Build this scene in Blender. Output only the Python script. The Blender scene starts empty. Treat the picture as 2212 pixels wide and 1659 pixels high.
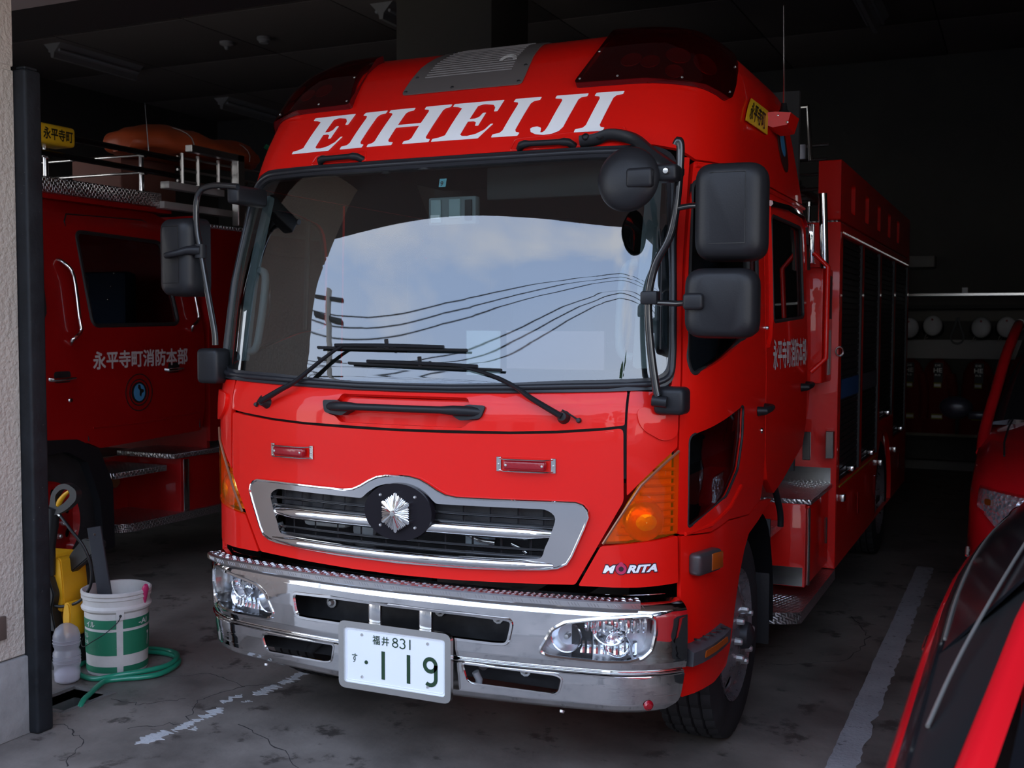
import bpy, bmesh, math, random
import numpy as np
from mathutils import Vector, Matrix
random.seed(7); np.random.seed(7)
SC=bpy.context.scene
COL=SC.collection
PI=math.pi
# ------------------------------------------------------------------ camera, sky, sun, exposure
cam=bpy.data.cameras.new('camera'); camo=bpy.data.objects.new('camera',cam); COL.objects.link(camo)
cam.sensor_width=36; cam.sensor_fit='HORIZONTAL'; cam.lens=2414.43/2212*36
yaw,pitch,roll=.431061,.0531537,.0023346
fw=Vector((-math.sin(yaw)*math.cos(pitch),math.cos(yaw)*math.cos(pitch),-math.sin(pitch)))
rt=Vector((math.cos(yaw),math.sin(yaw),0)); up=rt.cross(fw)
R2=rt*math.cos(roll)+up*math.sin(roll); U2=-rt*math.sin(roll)+up*math.cos(roll)
M=Matrix((R2,U2,-fw)).transposed().to_4x4(); M.translation=(2.084055,-3.438487,1.686429)
camo.matrix_world=M; cam.clip_start=.02
cam.dof.use_dof=True; cam.dof.focus_distance=4.3; cam.dof.aperture_fstop=5.6
SC.camera=camo
SC.view_settings.view_transform='Standard'; SC.view_settings.look='None'
SC.view_settings.exposure=0.0; SC.view_settings.gamma=1; SC.view_settings.use_curve_mapping=False
W=bpy.data.worlds.new('sky'); SC.world=W; W.use_nodes=True
nt=W.node_tree; nt.nodes.clear()
def N(nt,t,**k):
    n=nt.nodes.new(t)
    for a,b in k.items(): setattr(n,a,b)
    return n
out=N(nt,'ShaderNodeOutputWorld'); bg=N(nt,'ShaderNodeBackground')
geo=N(nt,'ShaderNodeTexCoord'); sep=N(nt,'ShaderNodeSeparateXYZ'); nt.links.new(geo.outputs['Generated'],sep.inputs[0])
rmp=N(nt,'ShaderNodeValToRGB'); nt.links.new(sep.outputs['Z'],rmp.inputs[0])
e=rmp.color_ramp.elements
e[0].position=0.0; e[0].color=(.86,.85,.83,1)
e[1].position=1.0; e[1].color=(.34,.46,.74,1)
x=e.new(.12); x.color=(.76,.81,.88,1)
x=e.new(.45); x.color=(.44,.59,.88,1)
noi=N(nt,'ShaderNodeTexNoise'); noi.inputs['Scale'].default_value=3.2; noi.inputs['Detail'].default_value=6
mp=N(nt,'ShaderNodeMapping'); mp.inputs['Scale'].default_value=(1,1,2.2); nt.links.new(geo.outputs['Generated'],mp.inputs[0]); nt.links.new(mp.outputs[0],noi.inputs['Vector'])
cr=N(nt,'ShaderNodeValToRGB'); cr.color_ramp.elements[0].position=.52; cr.color_ramp.elements[0].color=(0,0,0,1); cr.color_ramp.elements[1].position=.72; cr.color_ramp.elements[1].color=(.6,.6,.6,1)
nt.links.new(noi.outputs[0],cr.inputs[0])
mx=N(nt,'ShaderNodeMix',data_type='RGBA'); nt.links.new(cr.outputs[0],mx.inputs[0]); nt.links.new(rmp.outputs[0],mx.inputs[6]); mx.inputs[7].default_value=(.95,.93,.90,1)
nt.links.new(mx.outputs[2],bg.inputs[0]); bg.inputs[1].default_value=4.5
nt.links.new(bg.outputs[0],out.inputs[0])
# ------------------------------------------------------------------ materials
MATS={}
def mat(name,col,rough=.5,metal=0,coat=0,bump=None,var=None,spec=.5,emit=None,alpha=None,trans=0,ior=1.5,wear=None):
    """procedural principled material. bump=(scale,strength[,kind]); var=(scale,amount); wear=(scale,colour,thr)"""
    if name in MATS: return MATS[name]
    m=bpy.data.materials.new(name); m.use_nodes=True; t=m.node_tree
    b=t.nodes['Principled BSDF']; L=t.links
    b.inputs['Base Color'].default_value=(*col,1); b.inputs['Roughness'].default_value=rough
    b.inputs['Metallic'].default_value=metal; b.inputs['Coat Weight'].default_value=coat; b.inputs['Coat Roughness'].default_value=.03
    b.inputs['Specular IOR Level'].default_value=spec; b.inputs['IOR'].default_value=ior
    if trans: b.inputs['Transmission Weight'].default_value=trans
    tc=None
    def co():
        nonlocal tc
        if tc is None: tc=N(t,'ShaderNodeTexCoord')
        return tc.outputs['Object']
    src=None
    if var:
        n=N(t,'ShaderNodeTexNoise'); n.inputs['Scale'].default_value=var[0]; n.inputs['Detail'].default_value=7; n.inputs['Roughness'].default_value=.62; L.new(co(),n.inputs['Vector'])
        r=N(t,'ShaderNodeMapRange'); r.inputs[1].default_value=.3; r.inputs[2].default_value=.7; r.inputs[3].default_value=1-var[1]; r.inputs[4].default_value=1+var[1]; L.new(n.outputs[0],r.inputs[0])
        mm=N(t,'ShaderNodeVectorMath',operation='SCALE'); mm.inputs[0].default_value=col; L.new(r.outputs[0],mm.inputs['Scale']); src=mm.outputs[0]
        r2=N(t,'ShaderNodeMapRange'); r2.inputs[1].default_value=.3; r2.inputs[2].default_value=.7; r2.inputs[3].default_value=max(0,rough-.08); r2.inputs[4].default_value=min(1,rough+.08); L.new(n.outputs[0],r2.inputs[0]); L.new(r2.outputs[0],b.inputs['Roughness'])
    if wear:
        n=N(t,'ShaderNodeTexNoise'); n.inputs['Scale'].default_value=wear[0]; n.inputs['Detail'].default_value=8; n.inputs['Roughness'].default_value=.7; L.new(co(),n.inputs['Vector'])
        c=N(t,'ShaderNodeValToRGB'); c.color_ramp.elements[0].position=wear[2]; c.color_ramp.elements[1].position=wear[2]+.06; L.new(n.outputs[0],c.inputs[0])
        mi=N(t,'ShaderNodeMix',data_type='RGBA'); L.new(c.outputs[0],mi.inputs[0])
        if src: L.new(src,mi.inputs[6])
        else: mi.inputs[6].default_value=(*col,1)
        mi.inputs[7].default_value=(*wear[1],1); src=mi.outputs[2]
    if src: L.new(src,b.inputs['Base Color'])
    if bump:
        kind=bump[2] if len(bump)>2 else 'noise'
        if kind=='noise':
            n=N(t,'ShaderNodeTexNoise'); n.inputs['Scale'].default_value=bump[0]; n.inputs['Detail'].default_value=4; L.new(co(),n.inputs['Vector']); h=n.outputs[0]
        elif kind=='voro':
            n=N(t,'ShaderNodeTexVoronoi'); n.inputs['Scale'].default_value=bump[0]; L.new(co(),n.inputs['Vector']); h=n.outputs['Distance']
        elif kind=='tread':     # chequer-plate: short bars alternating in direction
            def wave(rot):
                mpn=N(t,'ShaderNodeMapping'); mpn.inputs['Rotation'].default_value=(rot,rot,rot); mpn.inputs['Scale'].default_value=(bump[0],)*3; L.new(co(),mpn.inputs[0])
                w=N(t,'ShaderNodeTexWave'); w.inputs['Scale'].default_value=1; L.new(mpn.outputs[0],w.inputs['Vector']); return w.outputs['Fac']
            a1=wave(.78); a2=wave(-.78)
            ch=N(t,'ShaderNodeTexChecker'); ch.inputs['Scale'].default_value=bump[0]*2.2; L.new(co(),ch.inputs['Vector'])
            mi=N(t,'ShaderNodeMix'); L.new(ch.outputs['Fac'],mi.inputs[0]); L.new(a1,mi.inputs[2]); L.new(a2,mi.inputs[3])
            pw=N(t,'ShaderNodeMath',operation='POWER'); pw.inputs[1].default_value=4; L.new(mi.outputs[0],pw.inputs[0]); h=pw.outputs[0]
        bn=N(t,'ShaderNodeBump'); bn.inputs['Strength'].default_value=bump[1]; bn.inputs['Distance'].default_value=.01; L.new(h,bn.inputs['Height']); L.new(bn.outputs[0],b.inputs['Normal'])
    if emit: b.inputs['Emission Color'].default_value=(*emit[0],1); b.inputs['Emission Strength'].default_value=emit[1]
    MATS[name]=m; return m
def glassy(name,tint,ior=1.5,rough=0.0,base=None,basemix=0.0):
    """pane: fresnel mirror over clear tinted transmission"""
    if name in MATS: return MATS[name]
    m=bpy.data.materials.new(name); m.use_nodes=True; t=m.node_tree; t.nodes.clear(); L=t.links
    o=N(t,'ShaderNodeOutputMaterial'); f=N(t,'ShaderNodeFresnel'); f.inputs[0].default_value=ior
    tr=N(t,'ShaderNodeBsdfTransparent'); tr.inputs[0].default_value=(*tint,1)
    g=N(t,'ShaderNodeBsdfGlossy'); g.inputs['Roughness'].default_value=rough
    gm=N(t,'ShaderNodeNewGeometry'); fm=N(t,'ShaderNodeMath',operation='SUBTRACT',use_clamp=True); L.new(f.outputs[0],fm.inputs[0]); L.new(gm.outputs['Backfacing'],fm.inputs[1])   # the inner face only transmits
    mi=N(t,'ShaderNodeMixShader'); L.new(fm.outputs[0],mi.inputs[0]); 
    if base:
        d=N(t,'ShaderNodeBsdfDiffuse'); d.inputs[0].default_value=(*base,1); m2=N(t,'ShaderNodeMixShader'); m2.inputs[0].default_value=basemix
        L.new(tr.outputs[0],m2.inputs[1]); L.new(d.outputs[0],m2.inputs[2]); L.new(m2.outputs[0],mi.inputs[1])
    else: L.new(tr.outputs[0],mi.inputs[1])
    L.new(g.outputs[0],mi.inputs[2]); L.new(mi.outputs[0],o.inputs[0]); MATS[name]=m; return m
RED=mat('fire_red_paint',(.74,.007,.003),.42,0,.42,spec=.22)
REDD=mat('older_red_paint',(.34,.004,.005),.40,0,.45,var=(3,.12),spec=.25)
CARRED=mat('car_red_paint',(.62,.006,.012),.28,0,1.0)
CHROME=mat('polished_chrome',(.80,.79,.78),.045,1)
CHROMEW=mat('worn_chrome',(.62,.61,.60),.14,1,bump=(30,.02))
ALU=mat('brushed_aluminium',(.55,.54,.53),.33,1,bump=(60,.05))
TREAD=mat('chequer_plate',(.60,.58,.58),.30,1,bump=(26,.6,'tread'))
TREADP=mat('plain_step_metal',(.62,.60,.60),.28,1,bump=(45,.06))
STEEL=mat('stainless_steel',(.66,.65,.62),.22,1)
GREY=mat('grey_cover_plate',(.16,.145,.14),.38,.3,bump=(80,.02))
RUB=mat('black_rubber',(.018,.018,.019),.55,0,bump=(90,.08),spec=.4)
TYRE=mat('tyre_rubber',(.022,.021,.022),.75,0,bump=(60,.15),var=(9,.25),spec=.3)
PLA=mat('black_plastic',(.014,.014,.016),.42,0,bump=(220,.05),spec=.28)
PLAG=mat('gloss_black',(.012,.012,.013),.18,0,.5)
GASK=mat('window_gasket',(.018,.018,.021),.34,0,spec=.4)
DARK=mat('dark_void',(.008,.008,.009),.8)
DKM=mat('dark_chassis_metal',(.03,.03,.032),.5,.4,var=(14,.4))
BROWNM=mat('brown_equipment_metal',(.10,.09,.085),.45,.6,var=(14,.3))  # dark brown-grey metal, slightly mottled
WHITE=mat('white_lettering',(.92,.92,.93),.5)
PLATEW=mat('number_plate_white',(.84,.86,.88),.4)
PGREEN=mat('number_plate_green',(.012,.045,.018),.45)
YEL=mat('yellow_sign',(.80,.50,.02),.4)
BLK=mat('black_lettering',(.015,.014,.012),.5)
REFL_=0
AMB=mat('amber_lens',(.95,.30,.01),.10,0,.3,trans=.25,ior=1.3,bump=(60,.12))
AMBIN=mat('amber_reflector',(1.0,.50,.02),.25,.2,0,bump=(70,.25,'voro'))
AMBD=mat('amber_dark_lens',(.30,.06,.006),.25)
LENSR=glassy('dark_red_lens',(.55,.012,.02),1.4,base=(.05,.002,.003),basemix=.2)
REDLAMP=mat('red_lamp_lens',(.30,.004,.012),.12,0,.5,bump=(120,.1))
REDREF=mat('red_reflector',(.9,.25,.25),.3,.6)
GLASS=glassy('windscreen_glass',(.76,.81,.80),2.3)
GLASSD=glassy('tinted_glass',(.45,.47,.48),1.7)
GLASSC=glassy('clear_lens',(.97,.98,.99),1.55)
REFL=mat('lamp_reflector',(.95,.95,.97),.16,1,bump=(34,.5,'voro'))
REFLR=mat('ribbed_reflector',(.95,.95,.97),.14,1)
CAST=mat('painted_wheel_steel',(.34,.31,.32),.30,.75,var=(20,.2))
GALV=mat('galvanised_nut',(.70,.70,.68),.35,.9)
INTD=mat('cab_lining_dark',(.045,.045,.045),.75)
INTG=mat('cab_trim_grey',(.16,.18,.19),.6)
SEAT=mat('seat_cloth',(.05,.06,.08),.85,bump=(150,.1))
BLUE=mat('emblem_blue',(.05,.25,.50),.45)
ORNG=mat('orange_tarpaulin',(.50,.085,.025),.45,bump=(7,.5))
GRNH=mat('green_hose',(.015,.23,.13),.28,0,.3)
# ------------------------------------------------------------------ mesh helpers
ORG={}
def setp(o,label=None,cat=None,group=None,kind=None):
    if label: o['label']=label
    if cat: o['category']=cat
    if group: o['group']=group
    if kind: o['kind']=kind
    return o
def thing(name,loc,label,cat,group=None,kind=None):
    o=bpy.data.objects.new(name,None); COL.objects.link(o); o.location=loc; o.empty_display_size=.2
    ORG[o.name]=Vector(loc); return setp(o,label,cat,group,kind)
def link(name,me,m,parent=None,label=None,cat=None,group=None,kind=None,org=None):
    o=bpy.data.objects.new(name,me); COL.objects.link(o)
    if m and not me.materials: me.materials.append(m)
    if parent is not None:
        og=ORG[parent.name]; ORG[o.name]=og; me.transform(Matrix.Translation(-og)); o.parent=parent
    else:
        if org is not None:
            me.transform(Matrix.Translation(-Vector(org))); o.location=org; ORG[o.name]=Vector(org)
        else: ORG[o.name]=Vector((0,0,0))
    return setp(o,label,cat,group,kind)
def fin(bm,name,m,parent=None,smooth=35,**k):
    me=bpy.data.meshes.new(name); bm.normal_update(); bm.to_mesh(me); bm.free()
    if smooth:
        me.shade_smooth(); me.set_sharp_from_angle(angle=math.radians(smooth))
    return link(name,me,m,parent,**k)
def jn(bm,fn):
    """run fn adding geometry to bm"""
    fn(bm); return bm
def abox(bm,x0,x1,y0,y1,z0,z1,bev=0,seg=2,M4=None):
    b=bmesh.new(); bmesh.ops.create_cube(b,size=1)
    for v in b.verts: v.co=Vector(((x0+x1)/2+v.co.x*(x1-x0),(y0+y1)/2+v.co.y*(y1-y0),(z0+z1)/2+v.co.z*(z1-z0)))
    if bev: bmesh.ops.bevel(b,geom=list(b.edges),offset=bev,segments=seg,affect='EDGES',profile=.5)
    if M4 is not None: b.transform(M4)
    mrg(bm,b)
def mrg(bm,b):
    me=bpy.data.meshes.new('t'); b.to_mesh(me); b.free(); bm.from_mesh(me); bpy.data.meshes.remove(me)
def box(name,x0,x1,y0,y1,z0,z1,m,parent=None,bev=0,M4=None,seg=2,**k):
    bm=bmesh.new(); abox(bm,x0,x1,y0,y1,z0,z1,bev,seg,M4); return fin(bm,name,m,parent,**k)
def crom(P,n=6,closed=False):
    P=[Vector(p) for p in P]; o=[]
    c=len(P); rng=range(c if closed else c-1)
    for i in rng:
        if closed: p0,p1,p2,p3=P[(i-1)%c],P[i],P[(i+1)%c],P[(i+2)%c]
        else: p0,p1,p2,p3=P[max(i-1,0)],P[i],P[i+1],P[min(i+2,c-1)]
        for j in range(n):
            t=j/n; o.append(.5*((2*p1)+(p2-p0)*t+(2*p0-5*p1+4*p2-p3)*t*t+(3*p1-p0-3*p2+p3)*t**3))
    if not closed: o.append(P[-1])
    return o
def atube(bm,P,r,n=8,closed=False,caps=True,flat=1.0,upv=None):
    P=[Vector(p) for p in P]; c=len(P); rings=[]
    u=None
    for i in range(c):
        a=P[(i-1)%c] if closed else P[max(i-1,0)]; b=P[(i+1)%c] if closed else P[min(i+1,c-1)]
        t=(b-a)
        if t.length<1e-9: t=Vector((0,0,1))
        t.normalize()
        if upv is not None: u=(Vector(upv)-t*t.dot(Vector(upv))).normalized()
        elif u is None:
            u=t.orthogonal().normalized()
        else:
            u=(u-t*u.dot(t)); u=u.normalized() if u.length>1e-6 else t.orthogonal().normalized()
        w=t.cross(u); rr=r[i] if isinstance(r,(list,tuple)) else r
        rings.append([bm.verts.new(P[i]+(u*math.cos(2*PI*k/n)+w*math.sin(2*PI*k/n)*flat)*rr) for k in range(n)])
    for i in range(c if closed else c-1):
        A,B=rings[i],rings[(i+1)%c]
        for k in range(n): bm.faces.new((A[k],A[(k+1)%n],B[(k+1)%n],B[k]))
    if caps and not closed:
        bm.faces.new(rings[0][::-1]); bm.faces.new(rings[-1])
def tube(name,P,r,m,parent=None,n=8,sm=0,closed=False,flat=1.0,upv=None,**k):
    if sm:
        c=len(P); P=crom(P,sm,closed)
        if isinstance(r,(list,tuple)): r=[float(q) for q in np.interp(np.linspace(0,c-1,len(P)),range(c),r)]
    bm=bmesh.new(); atube(bm,P,r,n,closed,flat=flat,upv=upv); bmesh.ops.recalc_face_normals(bm,faces=bm.faces); return fin(bm,name,m,parent,smooth=50,**k)
def alathe(bm,prof,M4,n=32,cap=False):
    """prof: (radius, axial); axis = local Z of M4"""
    rings=[]
    for r,h in prof:
        if r<1e-6: rings.append([bm.verts.new(M4@Vector((0,0,h)))])
        else: rings.append([bm.verts.new(M4@Vector((r*math.cos(2*PI*k/n),r*math.sin(2*PI*k/n),h))) for k in range(n)])
    for A,B in zip(rings,rings[1:]):
        if len(A)==1 and len(B)==1: continue
        for k in range(n):
            if len(A)==1: bm.faces.new((A[0],B[k],B[(k+1)%n]))
            elif len(B)==1: bm.faces.new((A[k],A[(k+1)%n],B[0]))
            else: bm.faces.new((A[k],A[(k+1)%n],B[(k+1)%n],B[k]))
def lathe(name,prof,M4,m,parent=None,n=32,smooth=35,**k):
    bm=bmesh.new(); alathe(bm,prof,M4,n); bmesh.ops.recalc_face_normals(bm,faces=bm.faces); return fin(bm,name,m,parent,smooth=smooth,**k)
def frame(loc,zdir,xdir=None):
    z=Vector(zdir).normalized(); x=Vector(xdir) if xdir is not None else z.orthogonal(); x=(x-z*x.dot(z)).normalized(); y=z.cross(x)
    Mx=Matrix((x,y,z)).transposed().to_4x4(); Mx.translation=Vector(loc); return Mx
def rnd(P,r=.02,n=4):
    """round the corners of a polygon; entries may be (x,y) or (x,y,r)"""
    o=[]; c=len(P)
    for i in range(c):
        p=P[i]; rr=p[2] if len(p)>2 else r
        p1=Vector(p[:2]); a=Vector(P[i-1][:2])-p1; b=Vector(P[(i+1)%c][:2])-p1
        d=min(rr,a.length*.48,b.length*.48)
        if d<1e-4: o.append(tuple(p1)); continue
        A=p1+a.normalized()*d; B=p1+b.normalized()*d
        for j in range(n+1):
            t=j/n; q=A*(1-t)**2+p1*2*t*(1-t)+B*t*t; o.append(tuple(q))
    return o
def fill(loops):
    c=bpy.data.curves.new('t','CURVE'); c.dimensions='2D'; c.fill_mode='BOTH'
    for lp in loops:
        s=c.splines.new('POLY'); s.points.add(len(lp)-1); s.use_cyclic_u=True
        for i,p in enumerate(lp): s.points[i].co=(p[0],p[1],0,1)
    o=bpy.data.objects.new('t',c); me=bpy.data.meshes.new_from_object(o); bpy.data.objects.remove(o); bpy.data.curves.remove(c); return me
def textmesh(s,bold=0.0,shear=0,res=3,space=1.0):
    if bold and any(ord(c)>127 for c in s):      # heavier strokes: the outline laid down several times, slightly shifted
        me=textmesh(s,0,shear,res,space); bm=bmesh.new()
        for k in range(6):
            me2=me.copy(); me2.transform(Matrix.Translation((bold*math.cos(k*PI/3),bold*math.sin(k*PI/3),k*.00015))); bm.from_mesh(me2); bpy.data.meshes.remove(me2)
        bm.to_mesh(me); bm.free(); return me
    c=bpy.data.curves.new('t','FONT'); c.body=s; c.offset=bold; c.shear=shear; c.resolution_u=res; c.space_character=space
    o=bpy.data.objects.new('t',c); me=bpy.data.meshes.new_from_object(o); bpy.data.objects.remove(o); bpy.data.curves.remove(c); return me
def cut(bm,cx,cz):
    xs=[v.co.x for v in bm.verts]; zs=[v.co.y for v in bm.verts]
    def go(lo,hi,c,nrm,ax):
        if c<=0: return
        k=math.ceil(lo/c+1e-6)
        while k*c<hi-1e-6:
            co=Vector((0,0,0)); co[ax]=k*c
            bmesh.ops.bisect_plane(bm,geom=bm.verts[:]+bm.edges[:]+bm.faces[:],plane_co=co,plane_no=nrm,dist=1e-6); k+=1
    go(min(xs),max(xs),cx,Vector((1,0,0)),0); go(min(zs),max(zs),cz,Vector((0,1,0)),1)
def spatch(name,loops,mapf,m,parent,off=0.0,thick=.02,cell=(.05,.05),smooth=35,fit=None,mesh=None,**k):
    """sheet: 2D outline (with holes) -> cut into a grid -> laid on mapf(a,z,off) -> thickened inwards"""
    me=mesh if mesh is not None else fill(loops)
    bm=bmesh.new(); bm.from_mesh(me); bpy.data.meshes.remove(me)
    if fit: 
        for v in bm.verts: v.co=Vector((*fit(v.co.x,v.co.y),v.co.z))
    bmesh.ops.remove_doubles(bm,verts=bm.verts,dist=1e-6)
    cut(bm,*cell)
    bm.verts.index_update(); bm.normal_update()
    if sum(f.normal.z*f.calc_area() for f in bm.faces)<0: bmesh.ops.reverse_faces(bm,faces=bm.faces)
    A=np.array([v.co[:2] for v in bm.verts])
    offs=off(A[:,0],A[:,1]) if callable(off) else off
    Z_=np.array([v.co.z for v in bm.verts])
    if Z_.max()>0: offs=offs+Z_
    top=mapf(A[:,0],A[:,1],offs)
    n=len(A); bot=mapf(A[:,0],A[:,1],(offs-thick))
    F=[[v.index for v in f.verts] for f in bm.faces]
    B=[(e.verts[0].index,e.verts[1].index,e.link_faces[0]) for e in bm.edges if len(e.link_faces)==1]
    side=[]
    for a,b,f in B:
        vi=[v.index for v in f.verts]; i=vi.index(a)
        if vi[(i+1)%len(vi)]!=b: a,b=b,a
        side.append((b,a,a+n,b+n))
    bm.free()
    if thick: V=np.concatenate([top,bot]); FF=F+[[i+n for i in f[::-1]] for f in F]+side
    else: V=top; FF=F
    me=bpy.data.meshes.new(name); me.from_pydata(V.tolist(),[],FF); me.update()
    if smooth: me.shade_smooth(); me.set_sharp_from_angle(angle=math.radians(smooth))
    if thick and m in (RED,REDD) and thick>=.015 and name not in ('body_side','grab_recess'):      # panels are lined dark inside
        me.materials.append(m); me.materials.append(INTD); nf=len(F)
        for p in me.polygons:
            if nf<=p.index<2*nf: p.material_index=1
    return link(name,me,m,parent,**k)
def rect(x0,z0,x1,z1,r=0.0,n=4):
    P=[(x0,z0),(x1,z0),(x1,z1),(x0,z1)]
    return rnd(P,r,n) if r else P
def planeX(X,sgn=1):     # 2D (y,z) onto a plane x=X, outward = sgn
    return lambda a,z,off: np.stack([X+sgn*np.asarray(off)+0*a,a*1.0,z*1.0],-1)
def planeY(Y,sgn=-1):    # 2D (x,z)
    return lambda a,z,off: np.stack([a*1.0,Y+sgn*np.asarray(off)+0*a,z*1.0],-1)
def planeZ(Z):
    return lambda a,z,off: np.stack([a*1.0,z*1.0,Z+np.asarray(off)+0*a],-1)
def sheet(name,loops,X,m,parent=None,ax='X',sgn=1,thick=.02,smooth=30,**k):
    f={'X':planeX(X,sgn),'Y':planeY(X,sgn),'Z':planeZ(X)}[ax]
    o=spatch(name,loops,f,m,parent,0.0,thick,(0,0),smooth,**k)
    return o
def copyt(root,loc,label=None,rotz=None,group=None):
    r=root.copy(); COL.objects.link(r); r.location=loc
    if rotz is not None: r.rotation_euler=(0,0,rotz)
    if label: r['label']=label
    if group: r['group']=group
    for ch in root.children:
        c=ch.copy(); COL.objects.link(c); c.parent=r
        for g in ch.children:
            d=g.copy(); COL.objects.link(d); d.parent=c
    return r
# ------------------------------------------------------------------ the building and the ground
def struct(name,o): o['kind']='structure'; o.name=name; return o
CONC=mat('floor_concrete',(.168,.143,.124),.5,bump=(18,.22),var=(1.7,.55),wear=(4.5,(.070,.058,.050),.56))
x0,x1,y0,y1=-1.90,-1.68,.09,.36
fl=sheet('floor',[rect(-9.5,-6,6.5,10.7),rect(x0,y0,x1,y1)],0,CONC,None,'Z',1,.05); struct('floor',fl)
PT=bmesh.new(); abox(PT,x0-.03,x1+.03,y0-.03,y1+.03,-.36,-.30); 
for a in ((x0-.03,x0,y0-.03,y1+.03),(x1,x1+.03,y0-.03,y1+.03),(x0,x1,y0-.03,y0),(x0,x1,y1,y1+.03)): abox(PT,*a,-.33,-.001)
struct('trim_1',fin(PT,'trim_1',mat('drain_concrete',(.10,.10,.09),.7,bump=(30,.3)),None))
PT=bmesh.new()
for a in ((x0-.018,x0+.004,y0-.018,y1+.018),(x1-.004,x1+.018,y0-.018,y1+.018),(x0,x1,y0-.018,y0+.004),(x0,x1,y1-.004,y1+.018)): abox(PT,*a,-.01,.004)
struct('trim_2',fin(PT,'trim_2',mat('drain_frame',(.13,.12,.11),.6,bump=(60,.3)),None))
ASPH=mat('yard_paving',(.15,.147,.143),.85,bump=(30,.4),var=(3,.2))
struct('floor_yard',box('floor_yard',-26,26,-40,-6,-.05,0,ASPH)); 
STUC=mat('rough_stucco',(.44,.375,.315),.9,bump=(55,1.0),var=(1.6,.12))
PLIN=mat('plinth_concrete',(.30,.285,.27),.8,bump=(25,.4),var=(4,.25))
def pillar(x0,x1,n):
    bm=bmesh.new(); abox(bm,x0,x1,-.85,-.16,.33,2.695,.004,1); abox(bm,x0,x1,-.85,-.16,2.71,4.2,.004,1); abox(bm,x0+.004,x1-.004,-.84,-.17,2.69,2.72)
    struct('wall_pillar_%d'%n,fin(bm,'wall_pillar',STUC,None))
    bm=bmesh.new(); abox(bm,x0-.012,x1+.012,-.865,-.148,0,.325,.006,2); struct('baseboard_pillar_%d'%n,fin(bm,'baseboard_pillar',PLIN,None))
pillar(-2.15,-1.62,1); pillar(-6.5,-5.97,2); pillar(4.1,4.6,3)
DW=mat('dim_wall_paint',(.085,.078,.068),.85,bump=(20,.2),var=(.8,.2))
CW=mat('ceiling_board',(.20,.165,.145),.85,bump=(40,.1))
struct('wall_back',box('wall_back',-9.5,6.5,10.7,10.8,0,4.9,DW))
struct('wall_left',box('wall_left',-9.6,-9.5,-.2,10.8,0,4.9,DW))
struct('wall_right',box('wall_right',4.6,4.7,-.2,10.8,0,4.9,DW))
ce=box('ceiling',-9.5,6.5,.92,10.7,4.86,4.95,mat('ceiling_joint',(.03,.027,.025),.9)); struct('ceiling',ce); ORG['ceiling']=Vector((0,0,0))
pm=None
for i in range(9):
    for j in range(6):
        X0=-9.5+i*1.78; Y0=.95+j*1.63
        if pm is None:
            o=box('ceiling_panel',0,1.765,0,1.615,-.018,0,CW,None,.003); pm=o.data
        else:
            o=bpy.data.objects.new('ceiling_panel',pm); COL.objects.link(o)
        o.parent=ce; o.location=(X0,Y0,4.86)
struct('ceiling_canopy',sheet('ceiling_canopy',[[(-12,-1.40),(9,-1.32),(9,.92),(-12,.92)]],3.60,mat('soffit_paint',(.26,.22,.20),.85,bump=(40,.1)),None,'Z',1,.26))
struct('wall_lintel',box('wall_lintel',-12,9,.62,.92,3.6,5.2,STUC))
struct('trim_3',box('trim_3',-9.5,6.5,.92,1.62,3.42,3.95,mat('shutter_box_black',(.012,.011,.011),.7)))
struct('wall_column',box('wall_column',-2.90,-1.99,5.0,5.75,0,4.86,mat('column_paint',(.11,.095,.075),.85,bump=(20,.2)),None,.01))
bm=bmesh.new(); abox(bm,-1.632,-1.56,-.16,-.075,.0,2.70,.012,3); abox(bm,-1.62,-1.57,-.15,-.085,2.70,2.712,.004,1)
struct('trim_4',fin(bm,'trim_4',mat('black_channel',(.012,.013,.015),.6,spec=.25,bump=(16,.5),var=(9,.3),wear=(60,(.10,.10,.10),.66)),None))
struct('baseboard_back',box('baseboard_back',-9.5,6.5,10.5,10.7,0,.10,mat('kerb',(.20,.19,.17),.8)))
# worn white lines on the floor
PW=mat('worn_line_paint',(.34,.33,.335),.7,bump=(60,.3),var=(5,.15),wear=(26,(.14,.13,.125),.585))
def jag(x0,x1,y0,y1,n,amp,seed):
    r=random.Random(seed); L_=[(x0+r.uniform(-amp,amp)*.3,y0+(y1-y0)*i/n) for i in range(n+1)]; R_=[(x1-abs(r.gauss(0,amp)),y0+(y1-y0)*i/n) for i in range(n+1)]
    return L_+R_[::-1]
PW2=mat('flaked_line_paint',(.50,.49,.485),.7,bump=(60,.3),var=(9,.12))
def line(loops,label,PW=PW): 
    o=sheet('painted_line',loops,.0015,PW,None,'Z',1,.0015); return setp(o,label,'floor marking')
line([jag(1.425,1.545,.55,4.80,90,.010,3)],'wide worn white line on the floor between engine and red cars')
fr_=[]
r=random.Random(5); y=-.06
for k,(a,b,x,w) in enumerate(((-.07,.10,-1.115,.075),(.11,.27,-1.09,.04),(.27,.42,-1.085,.05),(.47,.60,-1.13,.035),(.62,.78,-1.06,.05),(.80,1.05,-1.05,.05),(.15,.19,-1.035,.012),(.52,.55,-1.04,.012),(1.1,2.2,-1.08,.05))):
    n=max(7,int((b-a)/.010)); L_=[];R_=[]
    for i in range(n+1):
        t=i/n; ww=w*(math.sin(PI*min(1,max(0,t))))**.35*.5 if 0<t<1 else .002
        L_.append((x-ww+r.gauss(0,.011),a+(b-a)*t)); R_.append((x+ww+r.gauss(0,.011),a+(b-a)*t))
    fr_.append(L_+R_[::-1])
line(fr_,'flaked remains of a white line on the floor by the bucket',PW2)
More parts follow.
